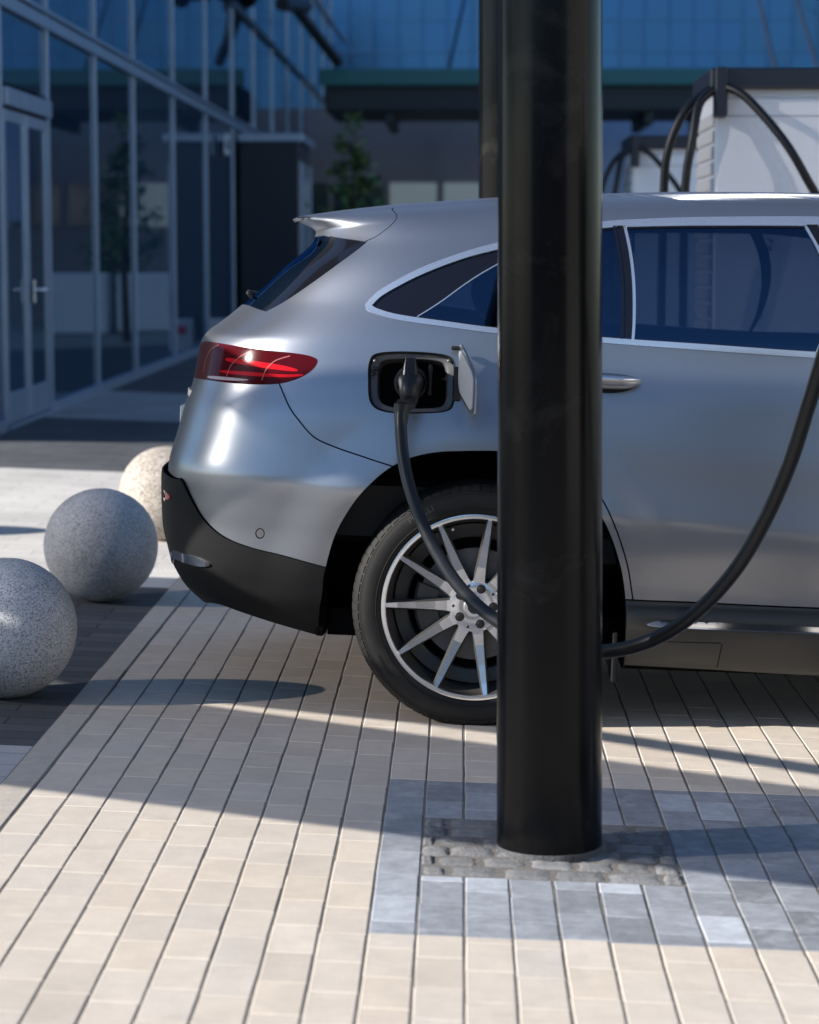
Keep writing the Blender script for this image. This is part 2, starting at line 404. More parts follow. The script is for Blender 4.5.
band('granite_band_light', 9.9, 14.75, m_gl, x1=-1.21); band('granite_band_shade', 14.75, 19.0, m_gd, x1=2)
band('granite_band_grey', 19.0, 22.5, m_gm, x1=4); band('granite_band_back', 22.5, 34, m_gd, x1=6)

# ================================================================== THE CAR
CARX, CARY = .0363, 8.138
car = empty('parked_car', (CARX, CARY, gz(CARX)), (0, math.atan(TILT), 0))
tag(car, 'satin grey electric SUV parked behind the black pillar with its charge flap open', 'car')
MW = Matrix.Translation((CARX, CARY, gz(CARX))) @ Matrix.Rotation(math.atan(TILT), 4, 'Y'); MI = MW.inverted()
WB = 2.873; XF0 = 2.2; X0 = .12
VB = 1.15; VT = 1.64
Rf = pchip([-1.1,-.9,-.75,-.61,-.46,-.31,-.13,.02,.35,.66,1.04,1.5,2.0,2.6,4],[1.45,1.478,1.499,1.518,1.540,1.561,1.580,1.595,1.619,1.636,1.645,1.632,1.58,1.5,1.45])
Wdoor = pchip([.10,.17,.20,.25,.29,.32,.345,.37,.39,.41,.50,.60,.672,.680,.688,.74,.80,.90,1.0,1.08,1.14,1.17,1.2,1.3,1.4,1.5,1.55,1.59,1.615,1.63,1.64],
              [.78,.83,.868,.895,.912,.922,.922,.915,.877,.880,.900,.924,.9388,.9398,.9394,.9335,.927,.918,.899,.878,.866,.862,.855,.824,.789,.742,.713,.678,.634,.585,.50])
Wrear = pchip([0.10,.17,.20,.25,.30,.36,.40,.45,.50,.60,.672,.680,.688,.74,.80,.90,1.0,1.08,1.14,1.17,1.2,1.3,1.4,1.5,1.55,1.59,1.615,1.63,1.64],
              [.70,.75,.775,.802,.836,.872,.880,.891,.901,.922,.9385,.9398,.9394,.9335,.927,.918,.899,.878,.865,.860,.853,.821,.785,.735,.705,.668,.624,.575,.49])
XR = pchip([.10,.20,.25,.29,.36,.44,.455,.507,.56,.635,.683,.735,.83,.926,.99,1.05,1.112,1.14,1.175,1.279,1.434,1.545,1.572,1.595,1.612,1.625,1.634,1.64],
           [-.60,-.74,-.83,-.884,-.955,-.992,-.993,-.998,-1.002,-1.006,-1.007,-1.003,-.980,-.957,-.938,-.930,-.921,-.905,-.872,-.787,-.668,-.572,-.566,-.584,-.608,-.632,-.650,-.645])
NR = pchip([.10,.40,.70,.95,1.15,1.3,1.5,1.64],[5.2,5.2,5.0,4.6,4.2,3.9,3.9,4.2])
XF = pchip([.10,.20,.35,.55,.70,.82,.90,.98,1.03,1.08,1.13,1.2,1.3,1.4,1.5,1.58,1.62,1.64],[3.45,3.60,3.70,3.74,3.72,3.66,3.50,3.1,2.72,2.55,2.45,2.32,2.13,1.94,1.74,1.56,1.40,1.2])
def Wf(x, v):
    sh = .067*x*(1-sstep(.85, 1.08, v))*sstep(.42,.58,v)
    a = sstep(-.3, .3, x); w = Wdoor(v+sh)*a + Wrear(v+sh)*(1-a)
    # flared wheel arches
    for cx in (-.015, WB-.015):
        r = np.sqrt((x-cx)**2+(np.minimum(v, 1.1)-.355)**2)
        w = w + .017*(1-sstep(.50,.66,r))*sstep(.25,.42,v)*(1-sstep(.95,1.1,v))
    # hood narrows
    return w
LU = (1.9, 2.1, 1.9); UT = sum(LU)
NU, NV = 560, 300
us = np.linspace(0, UT, NU); vs_ = np.concatenate([np.linspace(.10, 1.45, 200, endpoint=False), np.linspace(1.45, VT, 100)])
def contour(v):
    xr, xf, n = float(XR(v)), float(XF(v)), float(NR(v)); xf0 = min(XF0, xf-.35); lx = X0-xr; lf = xf-xf0
    ph = np.linspace(0, 1, 1500)**1.0
    ph = (.5-.5*np.cos(np.pi*ph))*np.pi/2
    t = np.cos(ph)**(2/n); y = np.sin(ph)**(2/n)
    xr_ = X0 - lx*t; yr = y*Wf(xr_, np.full_like(xr_, v))
    d = np.concatenate([[0], np.cumsum(np.hypot(np.diff(xr_), np.diff(yr)))]); d /= d[-1]
    u1 = us[us <= LU[0]]; X1 = np.interp(u1/LU[0], d, xr_); Y1 = np.interp(u1/LU[0], d, yr)
    u2 = us[(us > LU[0]) & (us < LU[0]+LU[1])]; X2 = X0+(u2-LU[0])/LU[1]*(xf0-X0); Y2 = Wf(X2, np.full_like(X2, v))
    nf = 3.2
    t = np.cos(ph[::-1])**(2/nf); y = np.sin(ph[::-1])**(2/nf)
    xf_ = xf0+lf*t; yf = y*Wf(xf_, np.full_like(xf_, v))
    d = np.concatenate([[0], np.cumsum(np.hypot(np.diff(xf_), np.diff(yf)))]); d /= d[-1]
    u3 = us[us >= LU[0]+LU[1]]; X3 = np.interp((u3-LU[0]-LU[1])/LU[2], d, xf_); Y3 = np.interp((u3-LU[0]-LU[1])/LU[2], d, yf)
    X = np.concatenate([X1,X2,X3]); Y = np.concatenate([Y1,Y2,Y3])
    if v <= VB: Z = np.full_like(X, v)
    else: Z = VB+(v-VB)*(Rf(X)-VB)/(VT-VB)
    return np.stack([X, -Y, Z], -1)
G = np.stack([contour(v) for v in vs_], 1)      # [u, v, 3]
du = np.gradient(G, us, axis=0); dv = np.gradient(G, vs_, axis=1)
GN = np.cross(du, dv); GN /= np.linalg.norm(GN, axis=-1, keepdims=True)+1e-12
if GN[NU//2, 120, 1] > 0: GN = -GN
GN[0] = GN[1]*[1,0,1]; GN[0] /= np.linalg.norm(GN[0], axis=-1, keepdims=True)
GN[-1] = GN[-2]*[1,0,1]; GN[-1] /= np.linalg.norm(GN[-1], axis=-1, keepdims=True)
def surf(uv, off=0.):
    uv = np.atleast_2d(uv); fu = np.clip(uv[:,0]/UT*(NU-1), 0, NU-1-1e-6); i = fu.astype(int); a = (fu-i)[:,None]
    v = np.clip(uv[:,1], vs_[0], vs_[-1]-1e-7); j = np.clip(np.searchsorted(vs_, v, side='right')-1, 0, NV-2); b = ((v-vs_[j])/(vs_[j+1]-vs_[j]))[:,None]
    def L(A): return A[i,j]*(1-a)*(1-b)+A[i+1,j]*a*(1-b)+A[i,j+1]*(1-a)*b+A[i+1,j+1]*a*b
    P, n = L(G), L(GN); n = n/np.linalg.norm(n, axis=1, keepdims=True)
    return P+n*off, n
_V = [tuple(p) for p in G.reshape(-1,3)]
_T = []
for i in range(NU-1):
    for j in range(NV-1):
        a = i*NV+j; b = a+NV; _T.append((a,b,b+1)); _T.append((a,b+1,a+1))
BVH = BVHTree.FromPolygons(_V, _T)
def hit(o, d):
    for jit in ((0,0,0),(1e-4,7e-5,1.1e-4),(-1e-4,1e-4,-6e-5),(4e-4,-3e-4,5e-4)):
        loc, nrm, idx, dist = BVH.ray_cast(o+Vector(jit), d)
        if loc is not None: break
    if loc is None: return None
    q = idx//2; i, j = q//(NV-1), q % (NV-1)
    t = [Vector(_V[k]) for k in _T[idx]]
    e0, e1, e2 = t[1]-t[0], t[2]-t[0], loc-t[0]
    d00,d01,d11,d20,d21 = e0.dot(e0),e0.dot(e1),e1.dot(e1),e2.dot(e0),e2.dot(e1); dn = d00*d11-d01*d01
    b = (d11*d20-d01*d21)/dn if dn else 0; c = (d00*d21-d01*d20)/dn if dn else 0
    if idx % 2 == 0: a_, b_ = b+c, c
    else: a_, b_ = b, b+c
    return (us[i]+(us[i+1]-us[i])*a_, vs_[j]+(vs_[j+1]-vs_[j])*b_)
def uvof(p):
    k = p[0]
    if k == 'u': return (p[1], p[2])
    if k == 'l': r = hit(Vector((p[1], -3, p[2])), Vector((0,1,0)))
    elif k == 'r': r = hit(Vector((-3, p[1], p[2])), Vector((1,0,0)))
    elif k == 'f': r = hit(Vector((6, p[1], p[2])), Vector((-1,0,0)))
    else:
        o = MI @ EYE; d = (MI.to_3x3() @ ray(p[-2], p[-1])).normalized(); r = hit(o, d)
    if r is None: raise ValueError('no hit %r' % (p,))
    return r
def PX(*a): return [('p', a[i], a[i+1]) for i in range(0, len(a), 2)]
def LL(*a): return [('l', a[i], a[i+1]) for i in range(0, len(a), 2)]
def uvs(pts): return [uvof(p) for p in pts]
def smoothpoly(pts, corners=(), n=7, closed=True):
    """pts in uv; indices in corners stay sharp"""
    k = len(pts); cs = sorted(corners)
    if not cs: return [tuple(p) for p in catmull(pts, n, closed)]
    out = []
    if not closed: cs = sorted(set(cs) | {0, k-1})
    for a, b in zip(cs, cs[1:]+([cs[0]+k] if closed else [])):
        seg = [pts[i % k] for i in range(a, b+1)]
        c = catmull(seg, n) if len(seg) > 2 else [np.array(seg[0])+(np.array(seg[1])-np.array(seg[0]))*t for t in np.linspace(0,1,max(2,int(np.hypot(*(np.array(seg[1])-np.array(seg[0])))/.03)+2))]
        out += [tuple(p) for p in c[:-1]]
    if not closed: out.append(tuple(pts[-1]))
    return out
def ribbon(uvpts, w):
    P = np.array(uvpts); t = np.gradient(P, axis=0); t /= np.linalg.norm(t, axis=1, keepdims=True)+1e-9
    n = np.stack([-t[:,1], t[:,0]], 1)*w/2
    return [tuple(p) for p in np.concatenate([P+n, (P-n)[::-1]])]
polys = []       # (name, polygon uv) in order of priority
def P_(name, poly): polys.append((name, np.array(poly)))

# --- wheel arch openings
arch_px = PX(319,634, 321,600, 325,569, 335,535, 352,505, 370,484, 391,467, 416,456, 455,451)
arch_l = [(float(surf(q)[0][0][0]), float(surf(q)[0][0][2])) for q in uvs(arch_px)]
arch_l += [(.12,.835),(.26,.765),(.36,.655),(.42,.52),(.447,.39),(.452,.25)]
arch_poly = smoothpoly(uvs(LL(*[c for p in arch_l for c in p])), corners=(0,len(arch_l)-1))
i_last = arch_l[-1]
def with_floor(pl, xl, xr_):   # carry the opening down past the sill
    a = uvof(('l', xl, .18)); b = uvof(('l', xr_, .18))
    return [(a[0], .06)]+pl[:0]+pl+[(b[0], .06)]
arch_open = smoothpoly(uvs(LL(*[c for p in arch_l for c in p])), corners=(0,len(arch_l)-1), closed=False)
a0, b0 = arch_open[0], arch_open[-1]
P_('HOLE', arch_open+[(b0[0], .05), (a0[0], .05)])
arch_front = [(x+WB, z) for x, z in arch_l]
af = smoothpoly(uvs(LL(*[c for p in arch_front for c in p])), corners=(0,len(arch_l)-1), closed=False)
P_('HOLE', af+[(af[-1][0], .05), (af[0][0], .05)])
lowr = smoothpoly(uvs(PX(320,635.8, 280,624.5, 240,611.5, 216,603.5))+[uvof(('r',-.55,.295)), uvof(('r',-.3,.292))]+[(0,.292)], closed=False)
P_('HOLE', [(a0[0]+.14, lowr[0][1])]+lowr+[(0,.05),(a0[0]+.14,.05)])
lows = smoothpoly(uvs(PX(625,665, 700,669, 818,675.5)+LL(1.6,.195, 2.42,.195)), closed=False)
P_('HOLE', lows+[(lows[-1][0],.05),(b0[0]-.02,.05)])
# --- charge port opening
port = smoothpoly(uvs(PX(378,353, 412,351.5, 446,355, 455,364, 455.5,384, 454.5,402, 446,411.5, 412,413.5, 383,411.5, 370,402, 368,380, 369,362)))
P_('PORT', port)
# --- rear lamp
tl = uvs(PX(206,341.5, 222,343.5, 264,350, 297,353.5, 313,357, 317.5,361.5, 311.5,370.5, 297,379, 276,384, 243,384, 207,380)+[('r',-.45,1.0),('r',-.33,1.005),('r',-.33,1.095),('r',-.45,1.108)])
tl = smoothpoly(tl, corners=(12,13))
strips = [('redstrip', PX(228,358, 250,360.5, 280,365, 297,369.5, 293,371.5, 268,368.5, 240,364, 227,361)),
          ('redstrip', PX(222,370.5, 250,372, 280,374.5, 300,374.3, 302,376, 285,377.4, 255,376.2, 224,373)),
          ('clearstrip', PX(209,376, 225,377, 244,379, 248,380.2, 234,380.8, 210,378.4)),
          ('redstrip', PX(204,352, 210,349.5, 209,362, 206,372, 202.5,371))]
for gi, pts in enumerate((PX(203.5,373, 206,360, 211,350, 219,345), PX(226,379, 231,366, 240,357, 252,350.5), PX(262,380.5, 266,370, 275,361, 290,356))):
    P_('guide%d' % gi, ribbon(smoothpoly(uvs(pts), closed=False), .0034))
for nm, pts in strips[:3]: P_(nm, smoothpoly(uvs(pts)))
P_('lamp', tl)
P_('lightbar', [uvof(('r',-.329,1.03)), (0, 1.03), (0, 1.062), uvof(('r',-.329,1.062))])
# --- lamp/bumper/door seams
sea = .0042
P_('GAP', ribbon(smoothpoly(uvs(PX(279,383, 284,395, 290,408, 299,420.5, 314,437, 335,447, 361,456, 393,466.5)), closed=False), sea))
P_('GAP', ribbon(smoothpoly(uvs(PX(394,207.5, 397,216, 390,226, 376,236.5, 366,241)), closed=False), sea*.8))
# --- side windows
outer_px = PX(365,305, 372,297, 385,287, 420,268.5, 460,253.5, 497,243, 550,230, 603,222, 640,219.5, 700,217.5, 818,217)
outer = outer_px + LL(1.25,1.545, 1.5,1.49, 1.8,1.36, 2.02,1.20, 2.03,1.145, 1.7,1.143, 1.3,1.149) + PX(817,358, 700,350, 605,343, 497,333.5, 450,327.5, 400,320.5, 375,314, 367,310)
innA = PX(372,305.5, 385,294, 420,275.5, 460,260, 497,250, 550,237, 603,228.5, 640,227, 700,226, 818,226.5) + LL(1.25,1.522, 1.5,1.465, 1.8,1.335, 1.985,1.19, 1.99,1.163, 1.7,1.162, 1.3,1.167) + PX(817,352, 700,344, 605,337.5, 497,328, 450,322, 400,315, 378,309)
def poly_px(lst, **k): return smoothpoly(uvs(lst), **k)
glass_all = PX(391,310, 400,298, 420,284.5, 440,273, 470,261, 497,252, 550,238.5, 603,230, 640,228.3, 700,227.3, 818,227.8) + LL(1.25,1.515, 1.5,1.458, 1.8,1.328, 1.975,1.185, 1.975,1.172, 1.7,1.171, 1.3,1.176) + PX(817,350.5, 700,342.5, 605,336, 497,326.5, 450,320.5, 420,315.5)
P_('divider1', uvs(PX(613,226, 615.6,226, 623.1,339, 620.5,339)))
P_('rubber', uvs(PX(616,226, 623,226, 630.5,339, 623.5,339)))
P_('divider2', uvs(PX(623.5,226, 626.3,226, 634.3,340, 631.5,340)))
P_('divider3', uvs(PX(803.5,225, 806.5,225, 818,353.5, 815,353.5)))
P_('rubber', uvs(LL(.985,1.60, 1.055,1.60, 1.075,1.13, 1.003,1.13)) if False else uvs(PX(806.5,225, 818,225, 818,353)))
GLASS = poly_px(glass_all, corners=(0,10,15,16))
line_q = uvs(PX(417,316.5, 440,302, 462,286, 480,274, 500,262.5))
P_('silver', ribbon(smoothpoly(line_q, closed=False), .004))
qc = poly_px(PX(391,310, 400,298, 420,284.5, 440,273, 470,261, 497,252, 503,250.5, 500,262.5, 480,274, 462,286, 440,302, 417,316.5, 405,313))
P_('quarter_gloss', qc)
P_('glass', GLASS)
P_('rubber', poly_px(innA, corners=(0,9,14)))
P_('chrome', poly_px(outer, corners=(0,10,15,)))
# --- rear window
fin = poly_px(PX(330,236, 352,239.5, 366,241.5, 345,258, 312,282, 283,301.5, 267,310.5, 261,309.8, 290,284, 322,250), corners=(0,2,6,7))
P_('fin', fin)
rw = uvs(PX(324,235.5, 345,239, 367.5,241.5, 345,259, 312,283, 283,302.5, 266,311.5))+[uvof(('r',-.52,1.236)), uvof(('r',-.3,1.232)), (0,uvof(('r',-.01,1.232))[1]), (0,1.552), (.40,1.553)]
P_('rearglass', smoothpoly(rw, corners=(0,2,6,9,10)))
# --- bumper and sill
P_('sensor', smoothpoly(uvs([('p', 260+3.7*math.cos(a), 533.5+4.2*math.sin(a)) for a in np.linspace(0,2*math.pi,10,endpoint=False)])))
P_('GAP', smoothpoly(uvs([('p', 260+4.7*math.cos(a), 533.5+5.3*math.sin(a)) for a in np.linspace(0,2*math.pi,10,endpoint=False)])))
P_('tip', poly_px(PX(177,550, 186,553.5, 197,556.5, 208.5,562, 210.5,565, 203,566, 190,563.5, 178,559)+[('r',-.62,.425),('r',-.62,.455)]))
P_('reflector', poly_px(PX(167.5,487, 173,493.5, 173.5,499, 168,496.5)+[('r',-.62,.62),('r',-.62,.645)]))
cl = PX(326,567.5, 288,557, 252,548, 224,536.5, 205,519.5, 192,497.5, 183.5,480)+[('r',-.70,.700),('r',-.50,.708),('u',0,.708),('u',0,.10)]
u_t, v_t = uvof(('p',326,567.5)); u_t = max(u_t, a0[0])+.05
clp = smoothpoly(uvs(cl)+[(u_t, .10), (u_t, v_t)], corners=(0,9,10,11,12))
seamp = smoothpoly(uvs(PX(329,568.3, 288,557, 252,548, 224,536.5, 205,519.5, 192,497.5, 183.5,480)+[('r',-.70,.700),('r',-.50,.708),('u',0,.708)]), closed=False)
P_('GAP', ribbon(seamp, .0035))
P_('clad', clp)
dseam = smoothpoly(uvs(PX(603,501, 611,517, 620,540, 628,568, 633,599)), closed=False)
P_('GAP', ribbon(smoothpoly(uvs(LL(.20,1.13, .205,1.0,.235,.89, .30,.79))+[uvof(('p',603,501))]+uvs(PX(611,517, 620,540, 628,568, 633,600)), closed=False), .0045))
sillseam = uvs(PX(622.5,599.5, 700,602.8, 818,608.2)+LL(1.5,.402, 2.0,.402, 2.40,.40))
P_('GAP', ribbon(smoothpoly(sillseam, closed=False), .005))
P_('sillchrome', smoothpoly(uvs(PX(646,624, 668,619.8, 740,623.6, 818,627.2)+LL(1.6,.340, 2.25,.340, 2.30,.328, 2.25,.316,1.6,.316)+PX(818,634.4, 740,631, 690,628.6, 655,626.8)), corners=(0,)))
P_('GAP', ribbon(uvs(PX(651,640, 651,641.5, 700,642.6, 721,643.2, 722,645, 719.5,656, 717,667)), .0028))
P_('sill', uvs(PX(622.5,599.5, 700,602.8, 818,608.2)+LL(1.5,.402, 2.0,.402, 2.42,.40))+[(uvof(('l',2.42,.2))[0], .10), (b0[0], .10)])
# --- front of the car
P_('GAP', ribbon(uvs(LL(1.06,1.14, 1.055,.95, 1.05,.7, 1.05,.405)), .0045))
P_('GAP', ribbon(uvs(LL(2.06,1.13, 2.14,1.0, 2.17,.8, 2.18,.6, 2.2,.405)), .0045))
P_('windscreen', smoothpoly([uvof(('l',2.13,1.175)), uvof(('l',1.9,1.32)), uvof(('l',1.55,1.49)), uvof(('l',1.25,1.58)), uvof(('l',1.02,1.622)), (UT,1.625), (UT,1.12), (LU[0]+LU[1]+.45,1.13)], corners=(0,4,5,6)))
P_('headlamp', uvs([('f',-.80,.86),('f',-.55,.86),('f',-.42,.78),('f',-.45,.70),('f',-.75,.72)]+LL(3.30,.74, 3.15,.84)))
P_('grille', uvs([('f',-.40,.76),('f',-.32,.48)])+[(UT,.47),(UT,.77)])
P_('frontclad', [(UT,.10),(UT,.33),uvof(('l',3.34,.34)),(uvof(('l',3.34,.34))[0],.10)])
P_('hoodgap', ribbon(smoothpoly([uvof(('l',2.2,1.09)), uvof(('l',2.6,1.0)), uvof(('l',3.1,.92)), uvof(('f',-.6,.88)), (UT,.86)], closed=False), .005))
# --- split the body skin itself: lid, bumper
lidline = [uvof(('r',-.02,.80))[1]]
polys_skin = []

# --- one planar partition of the whole skin
pts = []; edges = []
def addloop(P, closed=True):
    b = len(pts); pts.extend([tuple(map(float, p)) for p in P]); n = len(P)
    for i in range(n if closed else n-1): edges.append((b+i, b+(i+1) % n))
dom = []
for u in np.arange(0, UT, .03): dom.append((u, .10))
for v in np.arange(.10, VT, .02): dom.append((UT, v))
for u in np.arange(UT, 0, -.03): dom.append((u, VT))
for v in np.arange(VT, .10, -.02): dom.append((0, v))
addloop(dom)
for nm, P in polys:
    Pc = P.copy(); Pc[:,0] = np.clip(Pc[:,0], 0, UT); Pc[:,1] = np.clip(Pc[:,1], .10, VT)
    # drop repeats and resample long edges
    Q = []
    for i in range(len(Pc)):
        a, b = Pc[i], Pc[(i+1) % len(Pc)]; L = np.hypot(*(b-a)); k = max(1, int(L/.025))
        for t in range(k): Q.append(a+(b-a)*t/k)
    Q = [q for i, q in enumerate(Q) if np.hypot(*(q-Q[i-1])) > 1e-5]
    addloop(Q)
gu = np.concatenate([np.arange(.012, 2.9, .017), np.arange(2.9, UT-.01, .03)])
for i, u in enumerate(gu):
    for j, v in enumerate(np.concatenate([np.arange(.112, 1.45, .018), np.arange(1.45, VT-.003, .011)])): pts.append((u+(j % 2)*.007, float(v)))
res = geometry.delaunay_2d_cdt([Vector(p) for p in pts], edges, [], 0, 1e-6)
UVP = np.array([tuple(p) for p in res[0]]); TRI = np.array([t for t in res[2] if len(t) == 3])
cen = UVP[TRI].mean(1)
inside = (cen[:,0] > 0) & (cen[:,0] < UT) & (cen[:,1] > .10) & (cen[:,1] < VT)
TRI = TRI[inside]; cen = cen[inside]
def pip(P, q):
    x, y = q[:,0], q[:,1]; c = np.zeros(len(q), bool); n = len(P)
    lo, hi = P.min(0), P.max(0); sel = np.where((x >= lo[0]) & (x <= hi[0]) & (y >= lo[1]) & (y <= hi[1]))[0]
    xs, ys = x[sel], y[sel]; cc = np.zeros(len(sel), bool); j = n-1
    for i in range(n):
        yi, yj, xi, xj = P[i,1], P[j,1], P[i,0], P[j,0]
        if yi != yj: cc ^= ((yi > ys) != (yj > ys)) & (xs < (xj-xi)*(ys-yi)/(yj-yi)+xi)
        j = i
    c[sel] = cc; return c
owner = np.full(len(TRI), -1)
for k, (nm, P) in enumerate(polys):
    m_ = pip(P, cen) & (owner < 0); owner[m_] = k
names = np.array([p[0] for p in polys]+['SKIN'])
own = names[owner]
# skin split: roof / bumper / lid / door / quarter by simple seams in uv
Pw = surf(cen)[0]
def panel(name, sel, m, off=0., rim=.010, mirror=False, parent=None, flip=False):
    """triangles -> one mesh object on the skin, with a turned-in edge"""
    T = TRI[sel]
    if not len(T): print('EMPTY PANEL', name); return None
    ids, inv = np.unique(T, return_inverse=True); T = inv.reshape(-1,3)
    P, n = surf(UVP[ids], 0.)
    P = P+n*(np.array([off(*q) for q in UVP[ids]])[:,None] if callable(off) else off)
    tn = np.cross(P[T[:,1]]-P[T[:,0]], P[T[:,2]]-P[T[:,0]])
    bad = (tn*n[T[:,0]]).sum(1) < 0; T = T.copy(); T[bad] = T[bad][:, ::-1]
    V = P; Nn = n; Fc = [tuple(t) for t in T]
    if rim:
        ed = {}
        for a, b, c in T:
            for e in ((a,b),(b,c),(c,a)): ed[e] = 1
        be = [e for e in ed if (e[1],e[0]) not in ed]
        # leave the centre line and the roof seam open
        uvq = UVP[ids]
        be = [e for e in be if not ((uvq[e[0],0] < 1e-6 and uvq[e[1],0] < 1e-6) or (uvq[e[0],0] > UT-1e-6 and uvq[e[1],0] > UT-1e-6) or (uvq[e[0],1] > VT-1e-6 and uvq[e[1],1] > VT-1e-6))]
        if be:
            k = len(V); E1 = np.array(be); a, b = E1[:,0], E1[:,1]
            dirv = P[b]-P[a]; rn = np.cross(dirv, n[a]); rn /= np.linalg.norm(rn, axis=1, keepdims=True)+1e-12
            V = np.concatenate([V, P[a], P[b], P[b]-n[b]*rim, P[a]-n[a]*rim]); Nn = np.concatenate([Nn, rn, rn, rn, rn]); m1 = len(be)
            for q in range(m1): Fc.append((k+q, k+3*m1+q, k+2*m1+q, k+m1+q))
    def mk(V, Nn, Fc):
        return V, Nn, Fc
    sets = [(V, Nn, Fc)]
    mv = (V*[1,-1,1], Nn*[1,-1,1], [f[::-1] for f in Fc])
    out = []
    if mirror == 'join':
        b = len(V); sets = [(np.concatenate([V, mv[0]]), np.concatenate([Nn, mv[1]]), Fc+[tuple(i+b for i in f) for f in mv[2]])]
    elif mirror == 'copy': sets.append(mv)
    for (v, nn, f) in sets:
        me = bpy.data.meshes.new(name); me.from_pydata([tuple(x) for x in v], [], f); me.materials.append(m)
        me.polygons.foreach_set('use_smooth', [True]*len(f)); me.update()
        me.normals_split_custom_set_from_vertices([tuple(x) for x in nn])
        o = bpy.data.objects.new(name, me); link(o); o.parent = parent or car; out.append(o)
    return out
skin = own == 'SKIN'
X_, Z_ = Pw[:,0], Pw[:,2]
lampseam = pip(np.array(smoothpoly(uvs(PX(279,383, 284,395, 290,408, 299,420.5, 314,437, 335,447, 361,456, 393,466.5)), closed=False)+[(a0[0]+.2,.2),(0,.2),(0,.95),uvof(('r',-.45,.98)),uvof(('p',240,383))]), cen)
spo = pip(np.array(smoothpoly(uvs(PX(394,207.5, 397,216, 390,226, 376,236.5, 366,241)), closed=False)+[(.40,1.545),(0,1.545),(0,1.7),uvof(('p',394,210)), (uvof(('p',394,210))[0],1.7)]), cen) & (cen[:,1] > 1.4)
sp2 = np.array(smoothpoly(uvs(PX(394,207.5, 397,216, 390,226, 376,236.5, 366,241)), closed=False))
u_of_v = np.interp(cen[:,1], sp2[::-1,1], sp2[::-1,0])
spo = (cen[:,1] > sp2[:,1].min()) & (cen[:,0] < u_of_v)
door_b = uvs(LL(.20,1.13, .205,1.0,.235,.89, .30,.79))+uvs(PX(603,501, 611,517, 620,540, 628,568, 633,600))
rear_door = (Z_ < 1.2) & (cen[:,1] < 1.16) & (cen[:,0] > np.interp(-cen[:,1], [-p[1] for p in door_b], [p[0] for p in door_b])) & (X_ < 1.053)
front_door = (cen[:,1] < 1.16) & (X_ >= 1.053) & (X_ < np.interp(Z_, [.405,.6,.8,1.0,1.13], [2.2,2.18,2.17,2.14,2.06]))
tail = (cen[:,0] < .62) & (cen[:,1] > .74) & (cen[:,1] < 1.24)
bump = skin & lampseam
bodysel = skin & ~bump & ~spo & ~rear_door & ~front_door
panel('body', bodysel, M['paint'], 0, mirror='join')
panel('bumper', bump, M['paint'], 0, mirror='join')
panel('roof_spoiler', skin & spo, M['paint'], 0, mirror='join')
rd = panel('door', skin & rear_door, M['paint'], 0, mirror='copy')
panel('door', skin & front_door, M['paint'], 0, mirror='copy')
panel('lower_bumper', own == 'clad', M['clad'], lambda u, v: .0005+.020*(1-float(sstep(.45,1.12,u)))*float(sstep(.40,.55,v)), rim=.006, mirror='join')
panel('front_lip', own == 'frontclad', M['clad'], .0, mirror='join')
panel('sill', own == 'sill', mat('satin_dark_grey', (.05,.049,.047), .42, .5), .0, mirror='copy')
panel('sill_trim', own == 'sillchrome', M['chrome2'], .003, mirror='copy')
lm = panel('rear_lamp', own == 'lamp', M['red'], .001, mirror='copy')
M['guide'] = mat('light_guide', (.30,.10,.10), .11, 0, spec=.12)
for k in ('redstrip','clearstrip','guide0','guide1','guide2'):
    s_ = panel('light_strip', own == k, M[k.rstrip('012')], .0014, mirror='copy', parent=lm[0])
    if len(s_) > 1: s_[1].parent = lm[1]
panel('light_bar', own == 'lightbar', M['red'], .001, mirror='join')
panel('quarter_window_trim', own == 'quarter_gloss', M['gloss'], -.003, mirror='copy')
panel('window_strip', own == 'silver', M['chrome'], -.001, mirror='copy')
gsel = own == 'glass'
panel('side_window', gsel & (X_ < .43), M['glass'], -.005, mirror='copy')
panel('side_window', gsel & (X_ >= .43) & (X_ < 1.03), M['glass'], -.005, mirror='copy')
panel('side_window', gsel & (X_ >= 1.03), M['glass'], -.005, mirror='copy')
panel('window_seal', own == 'rubber', M['gloss'], -.003, mirror='copy')
for k in '123': panel('window_divider', own == 'divider'+k, M['gloss'] if k == '1' else M['chrome'], -.001, mirror='copy')
panel('window_trim', own == 'chrome', M['chrome'], .003, mirror='copy')
panel('rear_window', own == 'rearglass', M['glass'], -.003, mirror='join')
panel('window_fin', own == 'fin', M['gloss'], -.002, mirror='copy')
panel('parking_sensor', own == 'sensor', M['plastic_g'], -.001, mirror='copy')
panel('bumper_trim', own == 'tip', M['chrome2'], .009, mirror='copy')
panel('reflector', own == 'reflector', M['redbright'], .017, mirror='copy')
panel('windscreen', own == 'windscreen', M['glass'], -.003, mirror='join')
panel('headlamp', own == 'headlamp', mat('headlamp_lens', (.25,.27,.29), .05, .3, coat=1), .001, mirror='copy')
panel('grille', own == 'grille', M['plastic'], -.004, mirror='join')
# dark shell just inside the skin: shows in the shut lines
panel('inner_shell', (own != 'HOLE') & (own != 'PORT') & (own != 'glass') & (own != 'rearglass') & (own != 'windscreen'), M['black'], -.013, rim=0, mirror='join')
